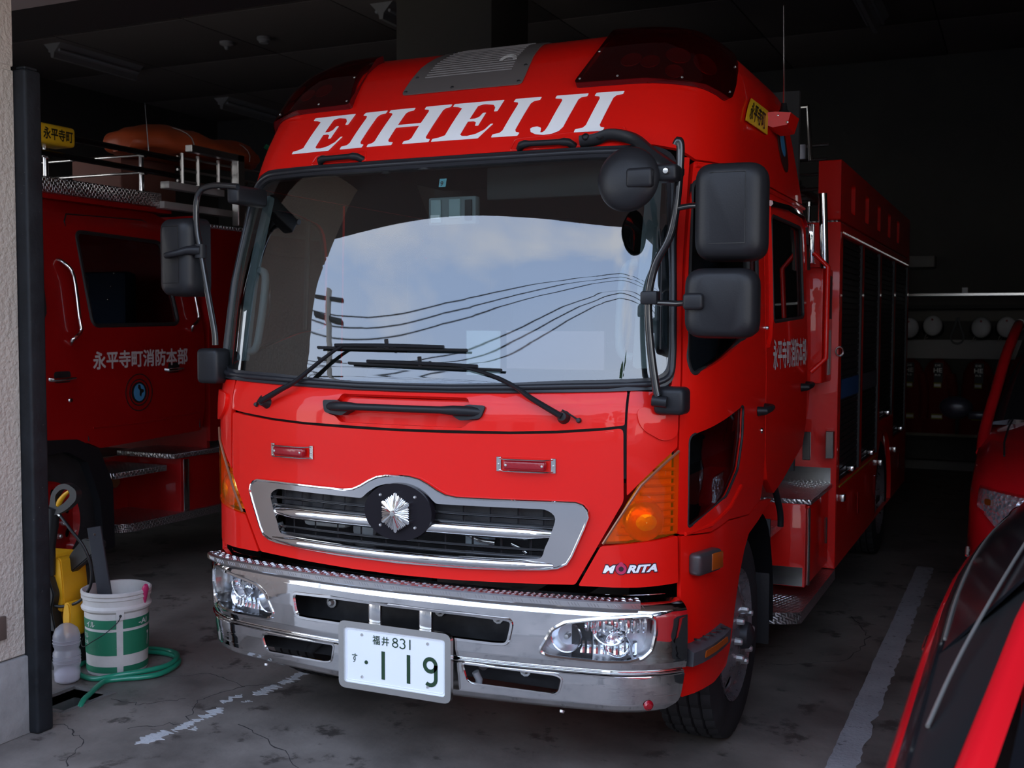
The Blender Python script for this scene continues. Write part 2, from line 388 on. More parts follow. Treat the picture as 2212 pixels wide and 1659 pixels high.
# cracks in the slab
CR=mat('floor_crack',(.035,.03,.028),.9)
def crack(P,seed,nm='crack'):
    r=random.Random(seed); Q=[]
    for a,b in zip(P,P[1:]):
        for i in range(9):
            t=i/9; Q.append((a[0]+(b[0]-a[0])*t+r.gauss(0,.008),a[1]+(b[1]-a[1])*t+r.gauss(0,.008)))
    Q.append(P[-1]); lp=stroke_(Q,r)
    o=sheet('crack',[lp],.0008,CR,fl,'Z',1,.0008); return o
def stroke_(P,r):
    L_=[];R_=[]; 
    for i in range(len(P)):
        a=Vector(P[max(i-1,0)]);b=Vector(P[min(i+1,len(P)-1)]); t=(b-a).normalized(); n_=Vector((-t.y,t.x))*(.0008+abs(r.gauss(0,.0012))); p=Vector(P[i]); L_.append(tuple(p+n_)); R_.append(tuple(p-n_))
    return L_+R_[::-1]
crack([(-1.66,.62),(-1.45,.78),(-1.2,.70),(-1.0,.86)],1); crack([(-1.2,.70),(-1.25,.45),(-1.10,.22),(-1.28,.05)],2); crack([(-1.9,-.15),(-1.55,-.02),(-1.35,-.12),(-1.2,-.35)],3); crack([(-1.62,.30),(-1.45,.30),(-1.32,.45)],4); crack([(1.0,2.1),(1.3,2.3),(1.35,2.8),(1.2,3.2)],5); crack([(-.9,.3),(-.5,.1),(-.2,-.2)],6)
# ------------------------------------------------------------------ cab skin: a = distance round the cab from its centre line, z = height
def _g(x,y,x0,x1,n,sig):
    """resample a polyline table and soften its corners"""
    X=np.linspace(x0,x1,n); Y=np.interp(X,x,y); h=(x1-x0)/(n-1); k=np.arange(-int(3*sig/h),int(3*sig/h)+1)*h; w=np.exp(-k*k/2/sig/sig); w/=w.sum()
    m=len(k)//2; sl0=Y[1]-Y[0]; sl1=Y[-1]-Y[-2]
    P=np.concatenate([Y[0]-sl0*np.arange(m,0,-1),Y,Y[-1]+sl1*np.arange(1,m+1)])
    return X,np.convolve(P,w,'valid')
_P=[(i*0.025,0.13*(i*0.025)**2) for i in range(34)]
_P+=[(0.86,.106),(.90,.126),(.94,.155),(.973,.187),(1.00,.222),(1.022,.260),(1.040,.303),(1.055,.36),(1.068,.43),(1.077,.52),(1.082,.64),(1.083,.78)]
_P+=[(1.083,.9+.1*i) for i in range(18)]
_P=np.array(_P); _s=np.concatenate([[0],np.cumsum(np.hypot(*np.diff(_P,axis=0).T))])
SA,SX=_g(_s,_P[:,0],0,3.3,1321,.022); _,SY=_g(_s,_P[:,1],0,3.3,1321,.022); SX=SX-SX[0]
_zy=np.array([(.0,.10),(1.29,.10),(1.36,.104),(1.42,.120),(1.46,.148),(1.9,.262),(2.3,.372),(2.36,.397),(2.45,.450),(2.55,.53),(2.62,.59),(2.70,.67),(2.77,.75),(2.836,.87),(2.875,.98),(2.903,1.13),(2.92,1.3),(2.935,1.5)])
_zw=np.array([(0,1),(1.5,1),(2.3,.978),(2.45,.972),(2.55,.965),(2.62,.955),(2.70,.942),(2.77,.905),(2.836,.845),(2.875,.77),(2.903,.67),(2.92,.53),(2.935,.35)])
_zr=np.array([(0,2.33),(2.3,2.33),(2.45,2.2),(2.6,2.10),(2.70,2.10),(2.77,2.08),(2.84,2.0),(2.88,1.88),(2.91,1.8),(2.93,1.7),(2.94,1.6)])
ZZ,ZYt=_g(_zy[:,0],_zy[:,1],.0,2.94,1471,.012)
_,_z2=_g(_zy[:,0],_zy[:,1],.0,2.94,1471,.06)
_b=np.clip((ZZ-1.52)/.15,0,1)*np.clip((2.62-ZZ)/.1,0,1); ZYt=ZYt*(1-_b)+_z2*_b      # the screen and brow are one fair curve
_,ZWt=_g(_zw[:,0],_zw[:,1],.0,2.94,1471,.015); _,ZRt=_g(_zr[:,0],_zr[:,1],.0,2.94,1471,.02)
def _ss(t): t=np.clip(t,0,1); return t*t*(3-2*t)
def S0(a,z):
    s=np.abs(a); x=np.interp(s,SA,SX); y=np.interp(s,SA,SY)
    y0=np.interp(z,ZZ,ZYt); w=np.interp(z,ZZ,ZWt); yr=np.interp(z,ZZ,ZRt); sh=y0-.10
    m=_ss((z-1.75)/.65)
    g=1-(.30-.20*m)*np.minimum(x/.833,1.3)**2
    t=_ss((y-.10-.12*m)/.9); g=g*(1-t)
    k=_ss((z-2.45)/.3)
    g=np.maximum(g*(1-k)+k*(1-.12*(x/.833)**2*(1-t)-.1*t),0)
    Y=.10+y+sh*g
    tr=_ss((y-.4)/1.9)
    Y=Y*(1-tr)+tr*(yr+(y-2.23))
    return np.stack([np.sign(a)*x*w,Y,z+0*x],-1)
def Sn(a,z,off=0):
    a=np.asarray(a,float);z=np.asarray(z,float)
    p=S0(a,z)
    if np.all(np.asarray(off)==0): return p
    e=.006
    da=S0(a+e,z)-S0(a-e,z); dz=S0(a,np.minimum(z+e,2.94))-S0(a,z-e)
    n=np.cross(da,dz); n/=np.linalg.norm(n,axis=-1,keepdims=True)
    return p+n*np.asarray(off)[...,None] if np.ndim(off) else p+n*off
def swS(name,a0,a1,prof,m,parent,step=.04,closed=True,zf=None,mp=Sn,smooth=35,**k):
    """closed profile [(off,z)] swept along the skin from a0 to a1; zf(a) lifts it"""
    A=np.linspace(a0,a1,max(2,int(abs(a1-a0)/step)+1)); bm=bmesh.new(); rings=[]
    for a in A:
        dz=zf(a) if zf else 0
        rings.append([bm.verts.new(mp(np.array([a]),np.array([z+dz]),o)[0]) for o,z in prof])
    n=len(prof)
    for R,Q in zip(rings,rings[1:]):
        for i in range(n): bm.faces.new((R[i],R[(i+1)%n],Q[(i+1)%n],Q[i]))
    bm.faces.new(rings[0][::-1]); bm.faces.new(rings[-1]); bmesh.ops.recalc_face_normals(bm,faces=bm.faces)
    return fin(bm,name,m,parent,smooth=smooth,**k)
def rtube(name,loop,r,m,parent,mp=Sn,off=0,closed=True,n=6,**k):
    P=np.array(loop); Q=mp(P[:,0],P[:,1],off); return tube(name,[tuple(q) for q in Q],r,m,parent,n=n,closed=closed,**k)
def mir(P): return [(-p[0],)+tuple(p[1:]) for p in P][::-1]
def symm(P): # right half, top to bottom -> closed outline
    return P+[(-p[0],)+tuple(p[1:]) for p in P[::-1] if abs(p[0])>1e-6]
def pt(a,z,off=0): return Vector(Sn(np.array([float(a)]),np.array([float(z)]),float(off))[0])
def sball(bm,c,r,sx=1,sy=1,sz=1,M3=None,n=10):
    b=bmesh.new(); bmesh.ops.create_uvsphere(b,u_segments=n*2,v_segments=n,radius=r)
    for v in b.verts: v.co=Vector((v.co.x*sx,v.co.y*sy,v.co.z*sz))
    if M3 is not None: b.transform(M3)
    bmesh.ops.translate(b,verts=b.verts,vec=Vector(c)); mrg(bm,b)
T=thing('fire_truck',(0,1.2,0),'large bright red fire engine with white EIHEIJI lettering, facing out of the garage','fire engine')
# ---- cab panels
fp=symm([(0,1.294),(.2,1.295),(.44,1.300),(.61,1.308),(.77,1.322),(.842,1.332,.02),(.845,1.08),(.677,.780,.01),(.45,.771),(.2,.764),(0,.762)])
fp=rnd(fp,.012,3)
gro=[(0,1.131),(.05,1.129),(.09,1.121),(.125,1.105),(.16,1.085),(.195,1.070),(.24,1.064),(.38,1.065),(.579,1.068),(.680,1.068),(.704,1.060),(.718,1.044),(.724,1.021),(.709,.98),(.666,.881),(.648,.853),(.617,.838),(.577,.831),(.448,.822),(.276,.815),(0,.811)]
grh=symm(gro)
spatch('front_panel',[fp,[(x*.992,(z-.98)*.985+.98) for x,z in grh]],Sn,RED,T,0,.02,(.045,.06))
cr_=[(-.268,1.424),(.268,1.424),(.280,1.398),(.345,1.395),(.325,1.348),(.285,1.340),(.262,1.317),(-.262,1.317),(-.285,1.340),(-.325,1.348),(-.345,1.395),(-.280,1.398)]
cow=symm([(0,1.442),(.3,1.445),(.6,1.45),(.845,1.458),(.846,1.342),(.77,1.332),(.61,1.318),(.44,1.310),(0,1.304)])
crr=rnd(cr_,.014,4)
CP=spatch('cowl_panel',[rnd(cow,.006,2),crr],Sn,RED,T,0,.02,(.045,.03))
spatch('grab_recess',[[(x*1.01,z) for x,z in crr]],Sn,RED,CP,-.028,.01,(.05,.03))
# recess wall
P=np.array(crr); bm=bmesh.new(); q0=Sn(P[:,0],P[:,1],0.0); q1=Sn(P[:,0],P[:,1],-.03)
V0=[bm.verts.new(p) for p in q0]; V1=[bm.verts.new(p) for p in q1]
for i in range(len(V0)): bm.faces.new((V0[i],V1[i],V1[(i+1)%len(V0)],V0[(i+1)%len(V0)]))
fin(bm,'recess_edge',RED,CP)
for s in (1,-1):
    f=(lambda P: P) if s==1 else mir
    spatch('lower_corner_panel',[rnd(f([(.688,.777),(.766,.920),(.86,.930),(.94,.938),(1.047,.952),(1.052,.786),(.9,.779)]),.008,2)],Sn,RED,T,0,.02,(.045,.06))
    spatch('upper_corner_panel',[rnd(f([(.854,1.458),(.856,1.098),(.905,1.148),(.975,1.212),(1.042,1.262),(1.042,1.50),(1.03,2.29),(1.0,2.29),(1.01,1.55),(1.005,1.475),(.95,1.455)]),.006,2)],Sn,RED,T,0,.02,(.045,.06))
    # moulded bump under the mirror foot
    spatch('corner_blister',[rnd(f([(.88,1.40),(1.035,1.415),(1.035,1.30),(.98,1.285),(.90,1.33)]),.03,5)],Sn,RED,T,.012,.02,(.04,.03))
    # indicator lamp
    al=f([(.775,.930),(.83,1.02),(.905,1.135),(.98,1.203),(1.045,1.250),(1.042,.962),(.94,.945),(.86,.936)])
    H=spatch('corner_indicator',[rnd(al,.008,2)],Sn,AMBIN,T,-.035,.01,(.03,.03),label='amber corner indicator lamp')
    spatch('lens',[rnd(al,.01,2)],Sn,glassy('amber_clear_lens',(.98,.50,.05),1.45,base=(.95,.33,.01),basemix=.10),H,.006,.004,(.03,.03))
    sd=rnd(al,.01,2); rtube('lens_frame',[p for p in al[:5]] if s==1 else [p for p in al[-5:]],.005,mat('bronze_trim',(.28,.12,.07),.3,.4),H,off=.006,closed=False)
    bm=bmesh.new()
    for i in range(9):
        z=.96+i*.028; a0=.80+max(0,(z-.96))*.62; 
        if z<1.21: atube(bm,[pt(s*(a0+.02+(1.03-a0)*k/5),z,-.026) for k in range(6)],.006,5)
    fin(bm,'lens_rib',mat('amber_rib',(.62,.15,.01),.3),H,kind='stuff')
    bm=bmesh.new(); c=pt(s*.925,1.005,-.02); nn=(pt(s*.925,1.005,.1)-c).normalized()
    alathe(bm,[(.075,-.02),(.074,0),(.066,.016),(.045,.030),(.02,.036),(0,.038)],frame(c-nn*.012,nn),24); bmesh.ops.recalc_face_normals(bm,faces=bm.faces)
    fin(bm,'bulb_dome',mat('amber_dome',(1,.62,.10),.08,.55,.5,bump=(55,.35)),H)
    # headlamp
hl=[(.560,.550,.02),(.580,.583),(.605,.629),(.651,.657),(.735,.672),(.834,.685),(.921,.691,.03),(.948,.679),(.948,.629),(.936,.568),(.908,.540),(.863,.526),(.775,.523),(.676,.526),(.586,.530,.02)]
hr=rnd(hl,.012,3)
bz=np.array([(.325,-.05),(.335,-.012),(.35,.012),(.37,.024),(.44,.032),(.474,.034),(.481,.020),(.488,.020),(.495,.036),(.52,.041),(.60,.045),(.685,.044),(.705,.037),(.722,.020),(.735,-.01),(.742,-.04)])
def boff(a,z): return np.interp(z,bz[:,0],bz[:,1])
bo=symm([(0,.741),(.55,.741),(1.02,.744),(1.058,.735),(1.060,.50),(1.045,.38),(.99,.345),(.85,.328),(.5,.327),(0,.327)])
uo=symm([(0,.658),(.30,.656),(.465,.650,.03),(.455,.60),(.445,.562,.03),(.40,.559),(0,.562)])
lo=[(.27,.474,.015),(.615,.466,.025),(.640,.455,.02),(.628,.405),(.605,.392,.02),(.32,.398,.02),(.285,.405)]
B=spatch('bumper',[rnd(bo,.02,3),rnd(uo,.02,4),rnd(lo,.02,4),rnd(mir(lo),.02,4),hr,mir(hr)],Sn,CHROME,T,boff,.006,(.04,.008),smooth=50,label='chromed bumper with mirror finish')
mo=lambda d: (lambda a,z,off: Sn(a,z,boff(a,z)+d+np.asarray(off)))
rtube('opening_rim',rnd(uo,.03,6),.009,CHROME,B,mp=mo(-.004))
for L_ in (lo,mir(lo)): rtube('opening_rim',rnd(L_,.02,5),.006,CHROME,B,mp=mo(-.003))
swS('crease_bead',-1.05,1.05,[(.030,.478),(.038,.481),(.040,.485),(.034,.488),(.02,.486)],CHROME,B)
for s in (1,-1):
    L_=hr if s==1 else mir(hr)
    rtube('lamp_rim',L_,.008,CHROME,B,mp=mo(-.002))
    H=spatch('headlamp',[L_],Sn,mat('lamp_housing',(.70,.71,.74),.35,.45,bump=(25,.3)),T,-.045,.02,(.04,.04),label='clear headlamp with bright reflectors')
    spatch('lens',[L_],mo(0),GLASSC,H,-.004,.003,(.04,.02))
    P=np.array(L_); bm=bmesh.new(); V0=[bm.verts.new(p) for p in Sn(P[:,0],P[:,1],boff(P[:,0],P[:,1])-.005)]; V1=[bm.verts.new(p) for p in Sn(P[:,0],P[:,1],-.05)]
    for i in range(len(V0)): bm.faces.new((V0[i],V1[i],V1[(i+1)%len(V0)],V0[(i+1)%len(V0)]))
    fin(bm,'housing_side',CHROMEW,H)
    for (a,z,r,nm) in ((.645,.590,.052,'fog_lamp_bowl'),(.80,.632,.058,'main_lamp_bowl'),(.83,.575,.042,'side_lamp_bowl')):
        c=pt(s*a,z,-.038); n_=(pt(s*a,z,.1)-c).normalized(); n_=(n_+Vector((0,-.6,0))).normalized()
        BW=lathe(nm,[(r*.22,-.03),(r*.5,-.02),(r*.8,.0),(r,.028),(r*1.06,.030),(r*1.1,.022)],frame(c,n_),REFLR if 'fog' in nm else REFL,H,28)
        lathe('bulb',[(0,.03),(r*.16,.028),(r*.2,.018),(r*.2,-.02)],frame(c,n_),GALV,BW,14)
    bm=bmesh.new()
    for i in range(9):
        a=.70+i*.024
        P_=[pt(s*a,.535+.012*k,-.022-.006*math.sin(k*.8)) for k in range(5)]; atube(bm,P_,.0085,6)
    for i in range(11):
        a=.715+i*.0215
        atube(bm,[pt(s*a,.612+.010*k,-.030) for k in range(6)],[.006,.009,.010,.010,.009,.005],6)
    fin(bm,'reflector_flutes',REFLR,H,kind='stuff')
# things behind the bumper
for s in (1,-1):
    tube('chassis_rail',[(s*.40,.28,.60),(s*.40,2.9,.60)],.06,DKM,T,6)
box('cross_member',-.72,.72,.20,.30,.50,.66,DKM,T,.01)
box('radiator_panel',-.66,.66,.30,.36,.78,1.12,mat('radiator_black',(.02,.02,.022),.6,.2,bump=(70,.4)),T,.01)
box('lower_valance',-.9,.9,.26,.30,.36,.52,DKM,T,.01)
for a in (-.085,.13):
    box('plate_bracket',a-.028,a+.028,.060,.08,.53,.665,CHROMEW,T,.01)
for i,(x,z) in enumerate(((-.36,.60),(.36,.62),(-.34,.64),(.30,.44),(.47,.44),(.12,.62))):
    lathe('chassis_bolt',[(0,.012),(.008,.012),(.012,.006),(.014,0),(.022,0),(.022,-.004)],frame((x,.19,z),(0,-1,0)),GALV,T,10)
tube('cable',[(.30,.13,.43),(.31,.14,.40),(.305,.14,.37)],.014,mat('grey_sleeve',(.3,.3,.3),.5),T,8)
tube('diagonal_stay',[(-.50,.25,.38),(-.36,.20,.50)],.02,RUB,T,8)
# engine-bay glimpses behind the grille
box('washer_tank',-.50,-.30,.20,.28,.89,.95,mat('cloudy_plastic',(.45,.47,.46),.4),T,.02)
box('relay_box',.22,.32,.20,.26,.87,.94,mat('cloudy_plastic2',(.35,.42,.46),.4),T,.008)
tube('coolant_pipe',[(.16,.18,.925),(.24,.17,.925),(.29,.17,.905),(.36,.17,.90)],.009,STEEL,T,8,sm=4)
tube('latch_rod',[(.42,.18,.90),(.46,.18,.885),(.48,.18,.87)],.007,STEEL,T,8)
box('latch_bracket',-.26,-.16,.18,.22,.87,.95,mat('zinc_bracket',(.40,.43,.44),.4,.5),T,.02)
# tread strip on the bumper
SPL=swS('bumper_step',-.955,.895,[(.062,.716),(.067,.721),(.067,.739),(.062,.744),(.008,.745),(.008,.716)],TREADP,T,step=.03,label='chequer-plate step strip along the bumper top')
bm=bmesh.new()
for i in range(84):
    a=-.945+i*.0221
    for j,o in enumerate((.052,.036,.020)):
        s=1 if (i+j)%2 else -1
        A=pt(a-.006,.7455,o-.005*s); Bp=pt(a+.006,.7455,o+.005*s); atube(bm,[A,(A+Bp)/2+Vector((0,0,.0012)),Bp],[.0008,.0022,.0008],5)
    if i%3!=0:
        for j in range(2):
            s=1; A=pt(a-.004+j*.011,.736,.067); Bp=pt(a+.006+j*.011,.723,.067); atube(bm,[A,(A+Bp)/2,Bp],[.0008,.0018,.0008],5)
fin(bm,'raised_tread',TREADP,SPL,kind='stuff')
# ---- grille
GS=spatch('grille_surround',[grh,rnd(symm([(0,1.102),(.05,1.099),(.09,1.087),(.13,1.062),(.158,1.038,.01),(.575,1.042,.02),(.612,1.018,.03),(.599,.975),(.582,.930),(.570,.905),(.560,.866,.03),(.447,.860),(.2,.854),(0,.852)]),.008,3)],Sn,mat('satin_chrome',(.66,.64,.63),.13,1),T,.010,.03,(.04,.02),smooth=50,label='chrome grille surround arched over the badge')
rtube('grille_edge_bead',grh,.005,CHROME,GS,off=.010)
for s in (1,-1):
    A=np.linspace(.085,.600,18); bm=bmesh.new()
    atube(bm,[pt(s*a,.951,-.008+(.004 if a<.5 else .004-.006*(a-.5)/.1)) for a in A],[.024 if a<.50 else .024-.010*(a-.5)/.1 for a in A],18,flat=1)
    bmesh.ops.recalc_face_normals(bm,faces=bm.faces); fin(bm,'grille_bar',CHROME,T,50)
    box_=[(s*a,z) for a,z in ((.598,.985),(.612,1.02),(.655,1.035),(.665,.99))]
    bm=bmesh.new()
    for a in (.255,.36,.465,.56):
        atube(bm,[pt(s*a,1.040,-.020),pt(s*a,.978,-.020)],.003,6,flat=3)
    for a in (.07,.18,.29,.40,.51):
        atube(bm,[pt(s*a,.925,-.020),pt(s*a,.864,-.020)],.003,6,flat=3)
    fin(bm,'grille_upright',PLA,T,kind='stuff')
    tube('grille_slat',[pt(s*a,1.006,-.006) for a in np.linspace(.14,.605,14)],.0045,PLAG,T,8,flat=2)
    tube('grille_slat',[pt(s*a,.974,-.010) for a in np.linspace(.14,.60,14)],.005,PLAG,T,8,flat=2)
    spatch('grille_mesh',[[(s*.13,.975),(s*.60,.975),(s*.60,1.045),(s*.13,1.045)] if s>0 else [(-.60,.975),(-.13,.975),(-.13,1.045),(-.60,1.045)]],Sn,mat('grille_backing',(.035,.034,.037),.5,bump=(40,.2)),T,-.045,.005,(.05,.05))
tube('grille_slat',[pt(a,.893,-.006) for a in np.linspace(-.565,.565,30)],.0045,PLAG,T,8,flat=2)
tube('grille_slat',[pt(a,.866,-.008) for a in np.linspace(-.56,.56,30)],.006,PLAG,T,8,flat=2)
bm=bmesh.new(); A=np.linspace(-.60,.60,40)
atube(bm,[pt(a,.834+ .010*(abs(a)/.6)**2,.012-.006*max(0,(abs(a)-.45)/.15)) for a in A],[.0195 if abs(a)<.48 else .0195-.012*(abs(a)-.48)/.12 for a in A],18); bmesh.ops.recalc_face_normals(bm,faces=bm.faces)
fin(bm,'grille_lower_lip',CHROME,T,50)
el=[(.142*math.cos(t)+.008,1.000+.105*math.sin(t)) for t in np.linspace(0,2*PI,49)[:-1]]
BD=sheet('badge_plate',[el],.076,mat('badge_black',(.010,.008,.011),.45,spec=.15),T,'Y',-1,.03)
for x in (-.073,.073):
    for z in (.95,1.062): lathe('rivet',[(0,.006),(.004,.005),(.0065,0)],frame((x+.008,.076,z-.003),(0,-1,0)),GALV,BD,12)
# snow-crystal badge
EM=thing  # (kept simple: badge is a part of the truck)
def star(r,k=6):
    P=[]
    for i in range(6):
        t0=PI/2+i*PI/3
        for k,dt in enumerate((-.50,-.44,-.38,-.32,-.26,-.19,-.15,-.10,0,.10,.15,.19,.26,.32,.38,.44,.50)):
            rr=1.06*.866/math.cos(PI/6-abs(dt))*(1.0 if k in (0,2,4,7,8,9,12,14,16) else .92)
            P.append((r*rr*math.cos(t0+dt)*.90,r*rr*math.sin(t0+dt)))
    return P[::1]
bm=bmesh.new(); SP_=star(.070); c0=bm.verts.new((.008,.040,1.0)); ring=[]; back=[]
for i,(x,z) in enumerate(SP_):
    ring.append(bm.verts.new((x+.008,.058,1.0+z))); back.append(bm.verts.new((x+.008,.082,1.0+z)))
n=len(ring)
for i in range(n):
    bm.faces.new((c0,ring[(i+1)%n],ring[i])); bm.faces.new((ring[i],ring[(i+1)%n],back[(i+1)%n],back[i]))
bmesh.ops.recalc_face_normals(bm,faces=bm.faces); EB=fin(bm,'badge_crystal',CHROME,T,smooth=20,label='chrome snow-crystal fire service badge')
lathe('badge_boss',[(0,.006),(.009,.005),(.011,.0),(.011,-.01)],frame((.008,.040,1.0),(0,-1,0)),STEEL,EB,20)
for i in range(12):
    t=i*PI/6+PI/12; r=.056 if i%2 else .048
    tube('badge_ray',[(.008+.010*math.cos(t),.039,1.0+.010*math.sin(t)),(.008+.88*r*math.cos(t),.053,1.0+r*math.sin(t))],.0018,CHROME,EB,5)
# ---- small red warning lamps with wire guards
for s in (1,-1):
    a,z=s*.4985,1.194; n_=(pt(a,z,.1)-pt(a,z,0)).normalized(); F=frame(pt(a,z,0),n_,Vector((1,0,0))*1.0)
    bm=bmesh.new(); abox(bm,-.078,.078,-.018,.018,0,.030,.010,3,F)
    RL=fin(bm,'red_warning_lamp',REDLAMP,T,label='small oblong red lamp in a wire guard')
    for u in (-.100,.100):
        bm=bmesh.new(); abox(bm,u-.009,u+.009,-.026,.026,.001,.004,.001,1,F); fin(bm,'guard_foot',STEEL,RL)
        lathe('rivet',[(0,.003),(.003,.002),(.004,0)],F@Matrix.Translation((u,0,.004)),GALV,RL,8)
    for v in (-.021,.021): tube('guard_wire',[F@Vector(p) for p in ((-.098,v,.005),(-.085,v,.022),(-.07,v,.036),(.07,v,.036),(.085,v,.022),(.098,v,.005))],.0024,STEEL,RL,6)
    for u in (-.066,.066): lathe('lamp_screw',[(0,.003),(.004,.002),(.005,0)],F@Matrix.Translation((u,0,.031)),GALV,RL,8)
# ---- front grab handle and upper handles
def grab(a0,a1,z,r,so,nm='grab_handle',dz=0):
    A=np.linspace(a0,a1,14); P=[]; R_=[]
    for i,a in enumerate(A):
        t=min(i,13-i)/13
        o=so if t>.10 else so*(t/.10)**.6
        P.append(pt(a,z+dz*(i/13),o-.008)); R_.append(r*(1.35 if t<.16 else 1.0))
    bm=bmesh.new(); atube(bm,P,R_,10,upv=(0,0,1)); bmesh.ops.recalc_face_normals(bm,faces=bm.faces); return fin(bm,nm,PLA,T,50)
GH=grab(-.325,.328,1.374,.0135,.030,dz=.0)
for s in (1,-1):
    spatch('handle_pod',[rnd([(x,z) for x,z in ((.205,1.368),(.275,1.398),(.345,1.396),(.33,1.352),(.25,1.342))],.012,3) if s>0 else rnd([(-x,z) for x,z in ((.205,1.368),(.275,1.398),(.345,1.396),(.33,1.352),(.25,1.342))][::-1],.012,3)],Sn,PLA,GH,.012,.035,(.03,.03))
for s in (1,-1): 
    grab(s*.352,s*.572,2.345,.011,.034)
    u=[(.335,2.335),(.345,2.378),(.60,2.378),(.62,2.340)] if s<0 else [(.315,2.338),(.328,2.382),(.76,2.408),(.775,2.345)]
    u=rnd(u,.012,3); u=u if s>0 else mir(u)
    rtube('handle_flange',u,.0035,RED,T,off=.001)
# ---- windscreen
gl=symm([(0,2.287),(.3,2.287),(.6,2.290),(.85,2.287,.05),(.925,2.255,.04),(.945,2.18),(.985,1.85),(.992,1.60),(.985,1.525,.05),(.93,1.503,.03),(.755,1.494),(.62,1.490),(.42,1.477),(.2,1.469),(0,1.468)])
gg=rnd(gl,.02,3)
go=rnd(symm([(0,2.328),(.3,2.328),(.6,2.331),(.88,2.330,.06),(.968,2.295,.06),(.985,2.18),(1.004,1.85),(1.012,1.60),(1.010,1.49,.07),(.95,1.462,.05),(.755,1.452),(.62,1.447),(.42,1.441),(.2,1.437),(0,1.436)]),.02,4)
GK=spatch('windscreen_gasket',[go,gg],Sn,GASK,T,.008,.03,(.04,.04),smooth=50)
rtube('gasket_bead',[( (a[0]),a[1]) for a in rnd(symm([(0,2.309),(.3,2.309),(.6,2.312),(.86,2.309,.05),(.948,2.275,.05),(.968,2.18),(.996,1.85),(1.004,1.60),(1.0,1.507,.06),(.94,1.482,.04),(.755,1.473),(.62,1.468),(.42,1.459),(.2,1.452),(0,1.451)]),.02,4)],.011,GASK,GK,off=.008,n=8)
spatch('windscreen_glass',[gg],Sn,GLASS,T,0,.004,(.05,.05),smooth=80)
# inspection sticker
st=spatch('inspection_sticker',[rect(-.0,0,.03,.032)],lambda a,z,off:Sn(a+.030,z+2.212,off),mat('sticker_blue',(.25,.62,.72),.5),T,-.006,.001,(.1,.1))
spatch('sticker_digit',[],lambda a,z,off:Sn(a+.037,z+2.215,off),BLK,st,-.003,0,(.1,.1),mesh=textmesh('9',.02),fit=lambda x,y:(x*.026,y*.026))
# ---- roof
ro=[(-2.96,2.285),(-1.06,2.285),(-.98,2.320),(-.88,2.335),(-.6,2.336),(0,2.333),(.6,2.336),(.88,2.335),(.98,2.320),(1.06,2.285),(2.96,2.285),(2.93,2.930),(-2.93,2.930)]
RF=spatch('roof',[ro],Sn,RED,T,0,.015,(.06,.035),smooth=60,label='high red roof with EIHEIJI in white')
A=np.linspace(-2.9,2.9,60); bm=bmesh.new(); bm.faces.new([bm.verts.new(p) for p in Sn(A,A*0+2.928,-.002)]); fin(bm,'roof_top',RED,T)
rtube('drip_rail',[(a,2.262) for a in np.linspace(1.06,2.98,24)],.008,RED,T,off=.006,closed=False)
rtube('drip_rail',[(-a,2.262) for a in np.linspace(1.06,2.98,24)],.008,RED,T,off=.006,closed=False)
vp=rnd([(-.287,2.622),(.280,2.622),(.280,2.90),(-.287,2.90)],.018,3)
VP=spatch('vent_plate',[vp],Sn,GREY,T,.006,.004,(.06,.03),label='brown-grey louvred plate on the roof front')
bm=bmesh.new()
for i in range(15):
    z=2.70+i*.0125
    atube(bm,[pt(a,z,.007) for a in np.linspace(-.215,.205,8)],.0028,4)
fin(bm,'louvre',GREY,VP,kind='stuff')
for a,z in ((-.272,2.635),(-.26,2.705),(-.26,2.86),(-.045,2.636),(.262,2.636),(.262,2.715),(.262,2.86)):
    lathe('plate_screw',[(0,.004),(.006,.003),(.008,0)],frame(pt(a,z,.006),pt(a,z,.1)-pt(a,z,0)),DKM,VP,8)
bm=bmesh.new()
for i in range(7):
    r=.014+i*.0045
    if i<3: continue
    atube(bm,[pt(.165+r*math.cos(t),2.742+r*.8*math.sin(t),.012) for t in np.linspace(.15,PI-.15,9)],.0018,4)
fin(bm,'pale_arcs',mat('pale_mesh',(.55,.54,.52),.4),VP)  # pale half-round arcs laid on the vent plate
# letters EIHEIJI (upright outlines, u across the foot, v up, then leaned)
def LI(w): # I
    s=w*.5; return [[(0,0),(w*.92,0),(w*.94,.075),(w*.80,.10),(w*.735,.16),(w*.735,.84),(w*.80,.90),(w*1.0,.925),(w*1.0,1),(w*.08,1),(w*.06,.925),(w*.24,.90),(w*.29,.84),(w*.29,.16),(w*.22,.10),(w*.0,.075)]]
def LE(w):
    a=.145*.30/w*w
    st0,st1=.050,.118
    return [[(0,0),(w*.86,0),(w*1.0,.36),(w*.955,.36),(w*.90,.22),(w*.78,.12),(w*.62,.075),(st1+.05,.075),(st1+.012,.09),(st1,.13),(st1,.47),(w*.60,.47),(w*.66,.43),(w*.68,.34),(w*.735,.34),(w*.735,.68),(w*.68,.68),(w*.66,.58),(w*.60,.535),(st1,.535),(st1,.89),(st1+.02,.925),(w*.62,.925),(w*.78,.89),(w*.85,.80),(w*.87,.70),(w*.93,.70),(w*.93,1),(0,1),(0,.93),(st0-.025,.91),(st0,.86),(st0,.14),(st0-.025,.09),(0,.07)]]
